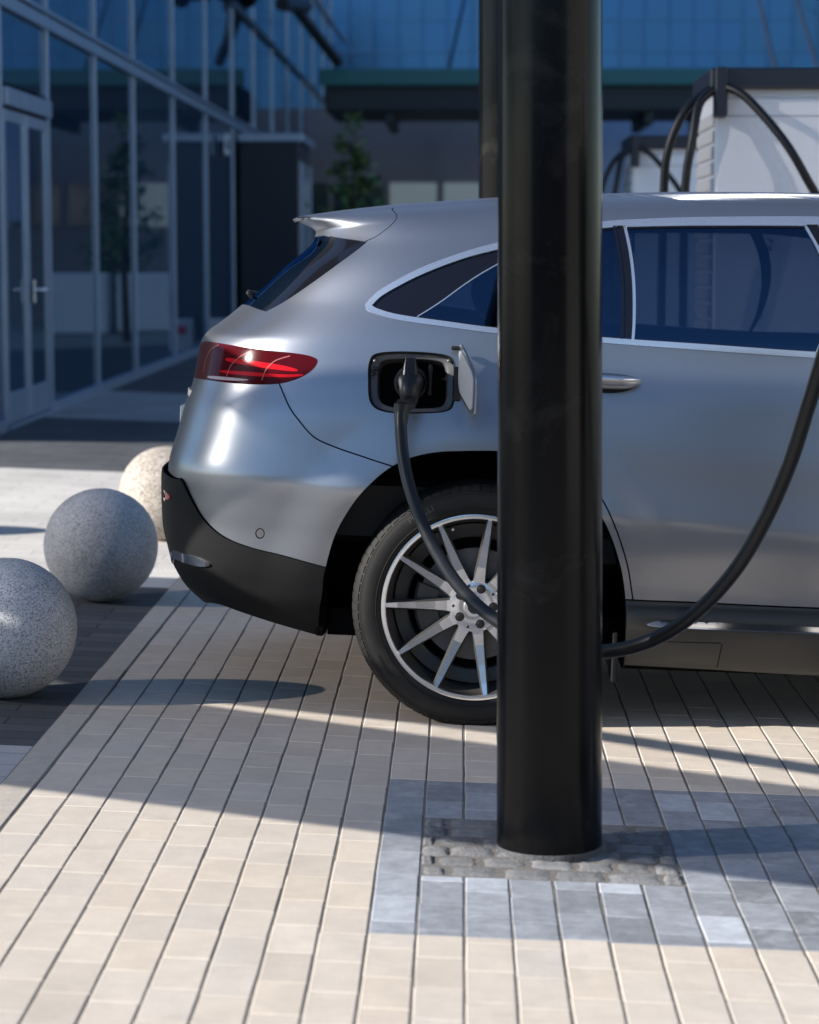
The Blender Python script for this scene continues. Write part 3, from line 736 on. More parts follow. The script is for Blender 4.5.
# roof panel closing the top
NRr = 12; uu = np.linspace(0, UT, 260); edge, en = surf(np.stack([uu, np.full_like(uu, VT)], 1))
Vr = []; Fr = []
for k in range(NRr*2+1):
    t = 1-k/NRr
    for q in range(len(uu)):
        p = edge[q]; Vr.append((p[0], p[1]*t, p[2]+.014*(1-t*t)*min(1, abs(p[1])/.45)))
nq = len(uu)
for k in range(NRr*2):
    for q in range(nq-1): Fr.append((k*nq+q, k*nq+q+1, (k+1)*nq+q+1, (k+1)*nq+q))
mb = MB(); mb.add(Vr, Fr, 0, True); roof = mb.build('roof', M['paint'], car); fixn(roof)
if roof.data.polygons[len(roof.data.polygons)//2].normal.z < 0: roof.data.flip_normals()
# floor
mb = MB(); mb.box(-.46, .45, -.74, .74, .235, .32); mb.box(-.70, -.46, -.74, .74, .285, .33); mb.box(.45, 2.35, -.80, .80, .175, .30); mb.box(2.35, 3.4, -.74, .74, .28, .32); mb.build('underbody', M['black'], car)
mb = MB(); mb.rbox(-.50, -.462, -.80, -.10, .238, .60, .01); mb.build('bumper_return', M['black'], car)
mb = MB(); mb.rbox(-.50, -.462, .10, .80, .238, .60, .01); mb.build('bumper_return', M['black'], car)

# --- cabin
m_seat = mat('seat_leather', (.02,.02,.022), .5, noise=.1, nscale=20)
def seat(x, y, w):
    t = empty('seat', (x, y, 0)); t.parent = car
    mb = MB(); mb.rbox(-.10, .45, -w/2, w/2, .42, .60, .05); mb.build('cushion', m_seat, t)
    mb = MB(); k = 8; vs = []
    for i in range(k+1):
        q = i/k; z = .55+.62*q; xx = -.10-.20*q; th = .13-.05*q; hw_ = w/2*(1-.18*q*q)
        vs += [(xx-th/2, -hw_, z), (xx+th/2, -hw_*.93, z), (xx+th/2, hw_*.93, z), (xx-th/2, hw_, z)]
    mb.add(vs, [(4*i+j, 4*i+(j+1) % 4, 4*i+4+(j+1) % 4, 4*i+4+j) for i in range(k) for j in range(4)]+[(0,1,2,3), (4*k,4*k+1,4*k+2,4*k+3)]); fixn(mb.build('backrest', m_seat, t))
    for yy in ((0,) if w < .7 else (-w/4, w/4)):
        mb = MB(); mb.tube([(-.33, yy-.135, 1.295), (-.33, yy-.125, 1.295), (-.335, yy, 1.297), (-.33, yy+.125, 1.295), (-.33, yy+.135, 1.295)], [.06, .088, .098, .088, .06], 20)
        for q in (-.05, .05): mb.tube([(-.31, yy+q, 1.14), (-.325, yy+q, 1.22)], .007, 8)
        mb.build('headrest', m_seat, t)
seat(1.80, -.37, .52); seat(1.80, .37, .52); seat(.38, 0, 1.2)
sw = MB(); n = 40
ring_ = [(2.02-.10*math.sin(a)*.9, .37+.185*math.cos(a), .98+.165*math.sin(a)) for a in np.linspace(0, 2*math.pi, n)]
sw.tube(ring_, .014, 10, caps=False); sw.rbox(2.015, 2.06, .29, .45, .95, 1.01, .01); sw.tube([(2.04,.37,.98),(2.2,.37,.9)], .03, 10); sw.build('steering_wheel', M['plastic'], car)
mb = MB(); mb.rbox(2.12, 2.4, -.72, .72, .70, 1.02, .06); mb.build('dashboard', m_seat, car)
mb = MB(); mb.rbox(-.85, .0, -.6, .6, .50, .72, .03); mb.build('boot_floor', m_seat, car)
# --- wheel arch liners
def liner(loop, xs=0):
    P, n = surf(np.array(loop)); mb = MB(); k = len(P)
    ring = [P-n*.004, P*[1,0,1]+np.array([0,-.62,0])*1.]
    ring = [P-n*.006, np.stack([P[:,0], np.full(k,-.58), P[:,2]], 1)]
    mb.add([tuple(p) for r_ in ring for p in r_], [(i, i+1, k+i+1, k+i) for i in range(k-1)], 0, True)
    mb.add([tuple(p) for p in ring[1]], [tuple(range(k))], 0)
    a = mb.build('wheel_arch_liner', M['black'], car)
    c = a.copy(); c.data = a.data.copy(); c.data.transform(Matrix.Diagonal((1,-1,1,1))); link(c)
liner(arch_open); liner(af)
# mud flap behind the tyre
mb = MB(); mb.box(.412, .428, -.895, -.74, .145, .30, bev=.004); mb.build('mud_flap', M['clad'], car)

# --- wheels
def star(mb, r, y, mi=0):
    pts = []
    for k in range(6):
        a = math.pi/2+k*math.pi/3; rr = r if k % 2 == 0 else r*.16
        pts.append((rr*math.cos(a), y, rr*math.sin(a)))
    c = len(pts); pts.append((0, y-.004, 0))
    mb.add(pts, [(k, (k+1) % 6, c) for k in range(6)], mi)
def make_wheel(x):
    w = empty('wheel'); w.parent = car; w.location = (x, -.905, .362)
    w.rotation_euler = (0, 0, 0)
    # tyre: y<0 is the outer face, face plane at y=0
    prof = [(.283,-.004),(.290,-.012),(.300,-.0145),(.312,-.0165),(.325,-.0165),(.340,-.013),(.352,-.006),(.3615,.006),(.3665,.018),(.3690,.035),
            (.3695,.060),(.3695,.066),(.3635,.067),(.3635,.075),(.3695,.076),(.3700,.105),(.3700,.115),(.3640,.116),(.3640,.126),(.3700,.127),(.3700,.150),(.3700,.166),(.3635,.167),(.3635,.175),(.3695,.176),(.369,.205),(.3665,.224),(.3615,.236),(.352,.248),(.34,.255),(.31,.258),(.283,.25)]
    mb = MB(); mb.lathe(prof, 180, 'y'); tyre = mb.build('tyre', M['rubber'], w, sharp=40); fixn(tyre); tyre.scale = (1.006, 1, 1.006)
    # shoulder blocks: cut as raised ribs so the tread edge reads
    mb = MB()
    nb = 76
    for k in range(nb):
        a0_ = 2*math.pi*k/nb; a1_ = a0_+2*math.pi/nb*.80
        rows = [(.3525,-.0085),(.3632,.0045),(.3688,.019),(.3712,.036),(.3718,.060)]
        vs = []
        for r_, h in rows:
            for a in np.linspace(a0_, a1_, 4): vs.append((r_*math.cos(a), h, r_*math.sin(a)))
        for r_, h in rows:
            for a in np.linspace(a0_, a1_, 4): vs.append(((r_-.006)*math.cos(a), h+.003, (r_-.006)*math.sin(a)))
        fs = [(i*4+j, i*4+j+1, (i+1)*4+j+1, (i+1)*4+j) for i in range(4) for j in range(3)]
        m0 = 20
        for i in range(4): fs += [(i*4, (i+1)*4, m0+(i+1)*4, m0+i*4), (i*4+3, m0+i*4+3, m0+(i+1)*4+3, (i+1)*4+3)]
        fs += [(j, m0+j, m0+j+1, j+1) for j in range(3)]
        mb.add(vs, fs)
    tr = mb.build('tread', M['rubber'], tyre); fixn(tr)
    # thin moulded rings on the sidewall
    mb = MB()
    for rr in (.298, .3455):
        mb.lathe([(rr-.0013,-.0135),(rr,-.0192 if rr < .3 else -.0128),(rr+.0013,-.0135)], 160, 'y')
    mb.build('sidewall_rib', M['rubber'], tyre)
    # rim: barrel and outer lip
    mb = MB(); mb.lathe([(.2845,-.002),(.2835,-.0075),(.279,-.0085),(.2705,-.0075),(.2685,-.004)], 160, 'y', mi=1)
    mb.lathe([(.2685,-.004),(.2655,.004),(.262,.018),(.255,.045),(.250,.09),(.248,.2),(.262,.235),(.283,.24)], 120, 'y', mi=0)
    rim = mb.build('rim', [M['rim'], M['machined']], w, sharp=35); fixn(rim)
    # spokes
    ns = 11
    mb = MB()
    for k in range(ns):
        a = R(180.6)+2*math.pi*k/ns
        # radial stations: r, half width of the machined face, front y
        st = [(.060,.0205,.022),(.085,.0155,.0225),(.12,.0128,.021),(.18,.0100,.013),(.235,.0080,.004),(.2700,.0060,-.0045)]
        fl, fr, bl, br = [], [], [], []
        ca, sa = math.cos(a), math.sin(a)
        def pt(r_, t, y): return (r_*ca - t*sa, y, r_*sa + t*ca)
        vs = []
        for r_, w_, y in st: vs += [pt(r_, -w_, y), pt(r_, w_, y), pt(r_, -w_-.0055, y+.012), pt(r_, w_+.0055, y+.012), pt(r_, -w_-.004, y+.040), pt(r_, w_+.004, y+.040)]
        ff = []; fd = []
        for i in range(len(st)-1):
            b = 6*i; ff.append((b, b+1, b+7, b+6))
            fd += [(b, b+6, b+8, b+2), (b+1, b+3, b+9, b+7), (b+2, b+8, b+10, b+4), (b+3, b+5, b+11, b+9), (b+4, b+10, b+11, b+5)]
        mb.add(vs, ff, 1); mb.add(vs, fd, 0)
    sp = mb.build('spokes', [M['rim'], M['machined']], w); fixn(sp)
    # hub: machined disc with five recessed bolts and the cap
    mb = MB()
    mb.lathe([(.0335,.0225),(.045,.0212),(.070,.0212),(.078,.0245),(.080,.05)], 90, 'y', mi=1)
    hub = mb.build('hub', [M['rim'], M['machined']], w, sharp=40); fixn(hub)
    for k in range(5):
        a = R(0.5)+2*math.pi*k/5+R(.0)
        a = R(72.6)+2*math.pi*k/5
        c = (.056*math.cos(a), 0, .056*math.sin(a))
        b_ = MB(); b_.lathe([(.0001,.012),(.0075,.012),(.0085,.0145),(.0085,.019),(.0135,.0192),(.0142,.0205),(.0142,.0225)], 20, 'y', c=c)
        fixn(b_.build('wheel_bolt', M['plastic'], w, sharp=35))
    for k in range(5):
        b_ = MB(); a = R(36+72.6)+2*math.pi*k/5; b_.lathe([(.0001,.0200),(.0046,.0200),(.0046,.023)], 14, 'y', c=(.066*math.cos(a), 0, .066*math.sin(a)))
        b_.build('hub_hole', M['plastic'], hub)
    cap = MB(); cap.lathe([(.0001,.0165),(.021,.0165),(.0225,.0155)], 48, 'y', mi=1); cap.lathe([(.0225,.0155),(.024,.0140),(.031,.0140),(.0335,.0165),(.0335,.024)], 48, 'y', mi=0)
    co = cap.build('hub_cap', [M['chrome'], M['plastic']], w, sharp=35); fixn(co)
    stb = MB(); star(stb, .0215, .0148); fixn(stb.build('star_emblem', M['chrome2'], co))
    # brake disc, bell and calliper
    mb = MB(); mb.lathe([(.085,.075),(.172,.075),(.172,.10),(.085,.10)], 90, 'y', closed=True)
    mb.lathe([(.0001,.062),(.082,.062),(.085,.080)], 60, 'y'); bd = mb.build('brake_disc', M['disc'], w, sharp=40); fixn(bd)
    mb = MB()
    for a in np.linspace(R(150), R(215), 14): pass
    an = np.linspace(R(160), R(212), 10); vs = []
    for a in an:
        for r_, y in ((.115,.055),(.178,.055),(.186,.062),(.186,.115),(.115,.115)): vs.append((r_*math.cos(a), y, r_*math.sin(a)))
    fs = [(i*5+j, i*5+(j+1) % 5, (i+1)*5+(j+1) % 5, (i+1)*5+j) for i in range(9) for j in range(5)]+[(0,1,2,3,4), (45,46,47,48,49)]
    mb.add(vs, fs); fixn(mb.build('brake_calliper', M['rim'], w))
    mb = MB(); mb.lathe([(.246,.085),(.214,.088),(.205,.092),(.200,.105),(.200,.13)], 90, 'y'); fixn(mb.build('barrel_step', M['rim'], w, sharp=40))
    mb = MB(); mb.lathe([(.0001,.13),(.245,.13)], 60, 'y'); mb.build('back_plate', M['black'], w)
    mb = MB(); a = R(108); mb.tube([(.255*math.cos(a),.03,.255*math.sin(a)), (.245*math.cos(a),.006,.245*math.sin(a))], [.0035,.0045], 10); mb.build('tyre_valve', M['machined'], w)
    return w, tyre
wheel, tyre = make_wheel(-.008)
# raised lettering on the sidewall, bent to the tyre
def arc_text(txt, r, a_mid, size, y0, depth, parent, m, name):
    cu = bpy.data.curves.new('lettering', 'FONT'); cu.body = txt; cu.size = size; cu.align_x = 'CENTER'; cu.extrude = depth; cu.space_character = 1.12
    tmp = bpy.data.objects.new('lettering', cu); link(tmp)
    dg = bpy.context.evaluated_depsgraph_get(); me = bpy.data.meshes.new_from_object(tmp.evaluated_get(dg))
    bpy.data.objects.remove(tmp); bpy.data.curves.remove(cu)
    for v in me.vertices:
        x, yy, z = v.co; a = a_mid - x/r; rr = r+yy
        v.co = (rr*math.cos(a), y0 - z, rr*math.sin(a))
    me.materials.clear(); me.materials.append(m); me.name = name
    o = bpy.data.objects.new(name, me); link(o); o.parent = parent; fixn(o); return o
m_let = mat('moulded_lettering', (.085,.08,.072), .5)
arc_text('PIRELLI', .318, R(122), .024, -.0165, .0012, tyre, m_let, 'tyre_lettering')
arc_text('SCORPION', .318, R(215), .014, -.0165, .0008, tyre, M['rubber'], 'tyre_lettering')
def wheel_copy(x, side):
    c = copy_tree(wheel, car); c.location = (x, -.905*(1 if side else -1), .362)
    if not side: c.rotation_euler = (0, 0, math.pi)
    return c
wheel_copy(WB-.018, True); wheel_copy(-.008, False); wheel_copy(WB-.018, False)

# --- door handle
def xz_to_surf(x, z): return Vector(surf(np.array([uvof(('l', x, z))]))[0][0])
def pill(name, x0, x1, z0, z1, hh, dep, m, parent, taper=True):
    mb = MB(); k = 22; n = 14; vs = []
    for i in range(k+1):
        t = i/k; x = x0+(x1-x0)*t; z = z0+(z1-z0)*t; s = max(.02, (1-abs(2*t-1)**3.2))**.6
        base = xz_to_surf(x, z)
        for j in range(n):
            a = 2*math.pi*j/n; vs.append((x, base.y-.006-dep*(.35+.65*s)+dep*.45*s*math.cos(a), z+hh*s*math.sin(a)))
    mb.add(vs, [(i*n+j, i*n+(j+1) % n, (i+1)*n+(j+1) % n, (i+1)*n+j) for i in range(k) for j in range(n)], 0, True)
    return fixn(mb.build(name, m, parent))
h = pill('door_handle', .235, .462, 1.064, 1.059, .024, .038, M['paint'], rd[0])
h2 = pill('handle_trim', .236, .461, 1.072, 1.067, .011, .044, M['chrome'], h)
mb = MB(); k = 24
ctr = xz_to_surf(.36, 1.05); vs = [(.36, ctr.y-.0015, 1.052)]
for i in range(k):
    a = 2*math.pi*i/k; x, z = .36+.082*math.cos(a), 1.050+.027*math.sin(a); vs.append((x, xz_to_surf(x, z).y-.0012, z))
mb.add(vs, [(0, 1+i, 1+(i+1) % k) for i in range(k)], 0, True); mb.build('handle_cup', M['plastic'], rd[0])

# --- charge port: rim, recess, sockets, flap
Pp, Pn = surf(np.array(port)); cP = Pp.mean(0); nP = Pn.mean(0); nP /= np.linalg.norm(nP)
pr = empty('charge_port'); pr.parent = car
k = len(Pp)
def ringm(name, specs, m, smooth=True):
    mb = MB(); vs = []
    for sc, off in specs:
        q = cP+(Pp-cP)*sc+Pn*off*1.0; vs += [tuple(p) for p in q]
    fs = [(r_*k+i, r_*k+(i+1) % k, (r_+1)*k+(i+1) % k, (r_+1)*k+i) for r_ in range(len(specs)-1) for i in range(k)]
    mb.add(vs, fs, 0, smooth); return fixn(mb.build(name, m, pr, sharp=40))
ringm('port_rim', [(1.0,.001),(.995,.0018),(.955,-.001),(.945,-.006)], M['clad'])
ringm('port_flange', [(.95,-.006),(.93,-.012),(.84,-.014),(.80,-.017),(.78,-.03),(.77,-.075)], M['plastic_g'])
mb = MB(); q = cP+(Pp-cP)*.78-Pn*.074; mb.add([tuple(p) for p in q], [tuple(range(k))]); mb.build('port_back', M['black'], pr)
xl, xh = Pp[:,0].min(), Pp[:,0].max(); zl, zh = Pp[:,2].min(), Pp[:,2].max(); yS = cP[1]
sx = cP[0]-.005; sz = cP[2]-.002
mb = MB(); mb.lathe([(.050,.055),(.050,.004),(.043,.002),(.040,.004),(.040,.05)], 40, 'y', c=(sx, yS, sz)); fixn(mb.build('socket', M['plastic'], pr, sharp=40))
mb = MB(); mb.rbox(sx+.052, sx+.064, yS-.012, yS+.05, sz-.035, sz+.055, .003)
mb.tube([(sx+.058, yS-.014, sz+.05), (sx+.058, yS-.016, sz-.02)], .006, 8); mb.build('latch_arm', M['plastic'], pr)
mb = MB()
for (x, z) in ((xl+.022, zl+.026), (xl+.020, zh-.032), (xh-.024, zh-.024)):
    mb.lathe([(.0001,-.002),(.0042,-.002),(.005,.001),(.005,.012)], 14, 'y', c=(x, yS+.012, z))
mb.build('port_screw', M['disc'], pr)
mb = MB(); mb.rbox(xl+.014, xl+.034, yS-.003, yS+.03, zh-.058, zh-.050, .002); mb.rbox(xl+.012, xl+.026, yS-.005, yS+.03, zh-.074, zh-.066, .002); mb.build('port_clip', M['plastic'], pr)
# flap: hinged on the forward edge, standing open
HX, HY = xh+.004, float(Pp[Pp[:,0].argmax(),1])
fl = empty('charge_flap'); fl.parent = car; fl.location = (HX, HY-.004, cP[2]+.002); fl.rotation_euler = (0, 0, R(-5))
mb = MB()
n = 30; rim_o = []
hw, hh = .148, .076
for i in range(n):
    a = 2*math.pi*i/n; ca, sa = math.cos(a), math.sin(a)
    yy = -.074+ .5*hw*math.copysign(abs(ca)**.35, ca); t_ = -yy/.148
    zz = (hh-.008*t_)*math.copysign(abs(sa)**.35, sa) + .055 - .085*t_
    rim_o.append((yy, zz))
def curvx(yy): return .066*(-yy/.15)
vs = [(curvx(y), y, z) for y, z in rim_o]+[(curvx(y)+.006, y, z) for y, z in rim_o]
mb.add(vs, [tuple(range(n))[::-1], tuple(range(n, 2*n))]+[(i, (i+1) % n, n+(i+1) % n, n+i) for i in range(n)])
fixn(mb.build('flap_panel', M['paint'], fl))
mb = MB(); sc = .82; q = [(curvx(-.074+(y+.074)*sc)-.003, -.074+(y+.074)*sc, .012+(z-.012)*sc) for y, z in rim_o]; q2 = [(x+.003, y, z) for x, y, z in q]
mb.add(q+q2, [tuple(range(n))[::-1]]+[(i, (i+1) % n, n+(i+1) % n, n+i) for i in range(n)]); fixn(mb.build('flap_lining', mat('flap_liner', (.42,.42,.43), .45), fl))
mb = MB(); mb.rbox(-.022, .006, -.012, .012, .100, .112, .003); mb.rbox(-.012, .012, -.010, .018, -.05, .05, .003); mb.build('hinge', M['plastic'], fl)

# --- rear wiper, number plate, lettering on the lid
pw = MI @ at(243, 293, CARY+.0)
mb = MB(); zc = pw.z; hx = float(surf(np.array([uvof(('r',-.002,zc-.012))]))[0][0][0])
mb.tube([(hx+.02, 0, zc-.012), (hx-.012, 0, zc-.004), (hx-.024, -.012, zc+.004)], [.017,.015,.008], 14)
wp = mb.build('rear_wiper', M['plastic'], car)
mb = MB(); q = []
for t in np.linspace(0, 1, 10):
    yy = -.02-.40*t; zz = zc-.01+.012*t; r_ = uvof(('r', yy, zz)); P = surf(np.array([r_]), .016)[0][0]; q.append(tuple(P))
mb.tube([(hx-.024,-.012,zc+.004)]+q, .006, 8); mb.build('wiper_arm', M['plastic'], wp)
pz = .84; r_ = uvof(('r', -.1, pz)); pxm = float(surf(np.array([r_]))[0][0][0])
mb = MB(); mb.rbox(pxm-.012, pxm+.03, -.26, .26, pz-.055, pz+.055, .003); mb.build('number_plate', mat('plate_white', (.7,.7,.68), .4), car)
mb = MB()
for i in range(6):
    yy = -.545+.026*i; uvp = uvof(('r', yy, .955)); P, n_ = surf(np.array([uvp]), .0); p = P[0]; nn = n_[0]
    for (zz0, zz1) in ((.945,.965),):
        mb.box(p[0]-.0045, p[0]+.004, yy-.007, yy+.007, zz0+.002*(i % 2), zz1)
mb.build('badge', M['chrome2'], car)

# ================================================================== PILLARS
def pillar(name, x, y, h, r, label):
    z = gz(x); o = empty(name, (x, y, z), (0, -.005, 0)); tag(o, label, 'pillar', 'black pillars of the charging bay')
    mb = MB(); mb.lathe([(.0001,h),(r*.875,h),(r,.016)], 96); fixn(mb.build('shaft', M['pillar'], o, sharp=40))
    mb = MB(); mb.lathe([(r-.004,.0165),(r+.0012,.015),(r+.0022,.012),(r+.003,-.014)], 96); fixn(mb.build('foot_collar', mat('collar_mortar', (.055,.056,.06), .7, noise=.4, nscale=60, bump=.4, bscale=120), o, sharp=40))
    return o
pillar('steel_pillar', .2145, 5.742, 5.2, .1275, 'tall round black pillar in front of the car, its foot ringed by rough setts')
pillar('steel_pillar', .20, 10.5, 5.2, .1265, 'round black pillar farther back, half hidden behind the nearest pillar and the car')

# ================================================================== CABLE
cab = empty('charging_cable', (0, 0, 0)); tag(cab, 'thick black charging cable plugged into the car and looping behind the pillar', 'charging cable')
sock = MW @ Vector((sx, yS, sz))
PC = [sock+Vector((0,-.11,-.045)), at(402,408,7.07), at(401,430,7.04), at(405,468,6.97), at(417,510,6.87), at(437,553,6.72), at(464,592,6.5), at(502,624,6.27), at(550,645,6.10), at(603,651.5,6.02), at(650,641,5.98), at(693,615,5.93), at(733,573,5.88), at(764,522,5.84), at(790,463,5.78), at(807,410,5.72), at(821,365,5.66), at(838,312,5.58), at(856,272,5.5), at(880,250,5.45)]
mb = MB(); mb.tube(catmull(PC, 8), .0182, 18); fixn(mb.build('cable', M['cable'], cab))
mb = MB(); n = 20
path = [sock+Vector((0,.03,0)), sock+Vector((0,-.03,0)), sock+Vector((0,-.055,.004)), sock+Vector((0,-.085,.0)), sock+Vector((-.002,-.108,-.02)), sock+Vector((-.004,-.115,-.05)), Vector(at(402,406,7.065))]
mb.tube(catmull(path, 5), [np.interp(i/30, [0,.15,.2,.35,.5,.65,.8,1], [.036,.036,.040,.040,.036,.031,.026,.0215]) for i in range(31)], 20)
fixn(mb.build('plug', M['plastic'], cab, sharp=50))
mb = MB(); s0 = sock
vs = []
for (y, z, w) in ((-.06,.034,.024),(-.085,.030,.022),(-.105,.012,.018),(-.075,.078,.013),(-.045,.082,.013),(-.035,.045,.024)):
    vs += [s0+Vector((-w, y, z)), s0+Vector((w, y, z))]
mb.add(vs, [(0,2,3,1),(2,4,5,3),(4,6,7,5),(6,8,9,7),(8,10,11,9),(0,1,11,10),(0,10,8,6,4,2),(1,3,5,7,9,11)])
fixn(mb.build('plug_latch', M['plastic'], cab))
mb = MB(); mb.tube([at(402,404,7.068), at(401.5,412,7.066), at(401,424,7.055)], [.0235,.0225,.0195], 18); fixn(mb.build('strain_relief', M['plastic'], cab))
# charge post the cable hangs from (just outside the right edge)
PXC = 1.13; PYC = 5.45; zg = gz(PXC)
cp = empty('charge_post', (PXC, PYC, zg)); tag(cp, 'slim dark charge post beside the car holding the black charging cable', 'charge post')
mb = MB(); mb.rbox(-.16, .16, -.12, .12, .0, 1.75, .012); mb.build('post_body', mat('post_grey', (.06,.06,.065), .4), cp)
mb = MB(); mb.rbox(-.10, .10, -.127, -.118, 1.15, 1.5, .003); mb.build('screen', M['gloss'], cp)
mb = MB(); mb.rbox(-.245, -.158, -.045, .045, 1.36, 1.50, .012); mb.build('cable_holder', M['plastic'], cp)
mb = MB(); mb.rbox(-.20, .20, -.16, .16, -.02, .05, .006); mb.build('plinth', mat('post_plinth', (.25,.25,.25), .8), cp)

# ================================================================== GRANITE BALLS
def ball(x, y, r, m, label, seed):
    o = empty('granite_ball', (x, y, gz(x))); 
    mb = MB(); prof = []
    rg = random.Random(seed)
    a0 = R(-80)
    prof = [(.0001, r*.985+r*math.sin(a0)-r*.985)] if False else []
    vs = []; nl, nr = 64, 96
    for i in range(nl+1):
        t = R(-76)+(R(90)-R(-76))*i/nl
        for j in range(nr):
            a = 2*math.pi*j/nr; d = 1+.0025*math.sin(3*a+seed)*math.cos(2*t)+.002*math.sin(5*t+2*a+seed)
            vs.append((r*d*math.cos(t)*math.cos(a), r*d*math.cos(t)*math.sin(a), r*d*math.sin(t)+r*.97))
    fs = [(i*nr+j, i*nr+(j+1) % nr, (i+1)*nr+(j+1) % nr, (i+1)*nr+j) for i in range(nl) for j in range(nr)]
    fs.append(tuple(range(nr))[::-1])
    mb.add(vs, fs, 0, True); b = mb.build('granite_ball', m)
    bpy.data.objects.remove(o); b.location = (x, y, gz(x)); b.rotation_euler = (0, 0, seed)
    tag(b, label, 'stone ball', 'granite ball bollards in a row beside the parking bay'); return b
g1 = granite('granite_salt_pepper', (.11,.115,.125), (.44,.445,.455), (.60,.60,.61), 320, .65)
g2 = granite('granite_grey', (.17,.165,.165), (.42,.405,.40), (.60,.58,.565), 300, .7)
g3 = granite('granite_warm', (.12,.10,.085), (.34,.29,.245), (.50,.45,.40), 170, .75)
ball(-1.416, 7.42, .219, g1, 'nearest granite ball, pale grey with coarse black speckles, cut by the left edge', 1)
ball(-1.428, 9.48, .2255, g2, 'middle granite ball, plain mid grey and finely speckled', 2)
ball(-1.414, 11.5, .2265, g3, 'farthest granite ball, sunlit and warm beige, partly behind the car bumper', 3)
ball(-3.02, 11.36, .2265, g3, 'warm beige granite ball standing apart on the sunlit paving, outside the left edge', 4)

# ================================================================== LEFT GLASS BUILDING
FX = -3.34; FY0, FY1 = 16.6, 62.
gb = empty('glass_building', (FX, FY0, gz(FX))); tag(gb, 'long glass building with blue reflecting panes and grey mullions along the left', 'building')
z0b = gz(FX)
def gpart(mb, name, m, parent=gb, **k):
    o = mb.build(name, m, None, **k); o.parent = parent; 
    q = parent; off = Vector((0,0,0))
    while q: off += q.location; q = q.parent
    o.matrix_parent_inverse = Matrix.Translation(-off); return o
m_fgl = mat('facade_glass', (.004,.010,.024), .02, 0, spec=.5)
m_fgl.node_tree.nodes['Principled BSDF'].inputs['IOR'].default_value = 3.2
m_fgl.node_tree.nodes['Principled BSDF'].inputs['Specular Tint'].default_value = (.72,.90,1,1)
nd, lk = N(m_fgl); oi = nd.new('ShaderNodeObjectInfo'); mx = nd.new('ShaderNodeMix'); mx.data_type = 'RGBA'; lk.new(oi.outputs['Random'], mx.inputs[0])
mx.inputs[6].default_value = (.008,.020,.042,1); mx.inputs[7].default_value = (.028,.060,.115,1); lk.new(mx.outputs[2], nd['Principled BSDF'].inputs['Base Color'])
m_al = mat('facade_aluminium', (.32,.39,.50), .38, .75, noise=.08, nscale=4)
m_dk = mat('facade_dark_metal', (.03,.035,.045), .4, .5)
mY = [FY0, 19.05, 20.85+.0, 23.4, 26.6, 29.9, 33.6, 37.0, 40.5, 44., 47.5, 51., 54.5, 58., FY1]
mY = [FY0, 17.55, 19.55, 22.1, 24.7, 28.1, 31.7, 35.4, 39., 42.8, 46.6, 50.5, 54.5, 58.5, FY1]
ZT1, ZT2, ZTOP = 3.22, 4.95, 9.2
mb = MB(); mb.box(FX-9, FX-.12, FY0-.0, FY1, -.3, ZTOP+.3); gpart(mb, 'wall', m_dk)
panes = [(0.14, ZT1), (ZT1, ZT2), (ZT2, 7.1), (7.1, ZTOP)]
for i in range(len(mY)-1):
    for q, (za, zb) in enumerate(panes):
        tl_ = rng.normal(0, .0022); t2 = rng.normal(0, .0016)
        if i == 1 and q == 0: za = 2.62
        mb = MB(); ya, yb = mY[i]+.02, mY[i+1]-.02
        vs = [(FX+t2*(y-(ya+yb)/2)*.5+tl_*(z-(za+zb)/2)*.5, y, z) for y in (ya, yb) for z in (za+.02, zb-.02)]
        vs += [(FX-.03, y, z) for y in (ya, yb) for z in (za+.02, zb-.02)]
        mb.add(vs, [(0,2,3,1),(4,5,7,6),(0,1,5,4),(2,6,7,3),(0,4,6,2),(1,3,7,5)]); gpart(mb, 'window_pane', m_fgl)
for y in mY[:]:
    w = .03 if abs(y-19.55) > .1 else .045
    mb = MB(); mb.rbox(FX-.06, FX+.026, y-w, y+w, .06, ZTOP, .004); gpart(mb, 'mullion', m_al)
for z, h, d in ((ZT1,.05,.04),(ZT1+.085,.018,.05),(ZT2,.055,.05),(7.1,.06,.08),(ZTOP,.1,.1)):
    mb = MB(); mb.rbox(FX-.06, FX+d, FY0, FY1, z-h, z+h, .004); gpart(mb, 'transom', m_al if z != ZT2 else m_dk)
mb = MB(); mb.rbox(FX-.06, FX+.04, 19.6, FY1, -.1, .20, .006); mb.rbox(FX-.06, FX+.04, FY0, 17.5, -.1, .20, .006); gpart(mb, 'base_rail', m_al)
# glass door in the bay at the left edge
dr = empty('door', (0,0,0)); dr.parent = gb
for (ya, yb) in ((17.62, 18.52), (18.56, 19.46)):
    mb = MB()
    for (a, b) in ((ya, ya+.09), (yb-.09, yb)): mb.rbox(FX-.02, FX+.018, a, b, .15, 2.45, .004)
    mb.rbox(FX-.02, FX+.018, ya+.09, yb-.09, .15, .38, .004); mb.rbox(FX-.02, FX+.018, ya+.09, yb-.09, 2.36, 2.45, .004)
    f = gpart(mb, 'door_frame', m_al, gb); f.parent = dr; f.matrix_parent_inverse = Matrix.Translation(-gb.location)
    mb = MB(); mb.box(FX-.01, FX+.005, ya+.09, yb-.09, .38, 2.36); f = gpart(mb, 'door_pane', m_fgl, gb); f.parent = dr; f.matrix_parent_inverse = Matrix.Translation(-gb.location)
mb = MB(); mb.tube([(FX+.05,18.63,1.12),(FX+.11,18.63,1.12),(FX+.115,18.63,1.12),(FX+.12,18.83,1.12)], .014, 10); mb.rbox(FX+.045, FX+.056, 18.59, 18.67, 1.02, 1.2, .003)
f = gpart(mb, 'handle', M['chrome'], gb); f.parent = dr; f.matrix_parent_inverse = Matrix.Translation(-gb.location)
mb = MB(); mb.rbox(FX-.03, FX+.06, 17.58, 19.5, 2.47, 2.60, .004); gpart(mb, 'door_head', m_al)
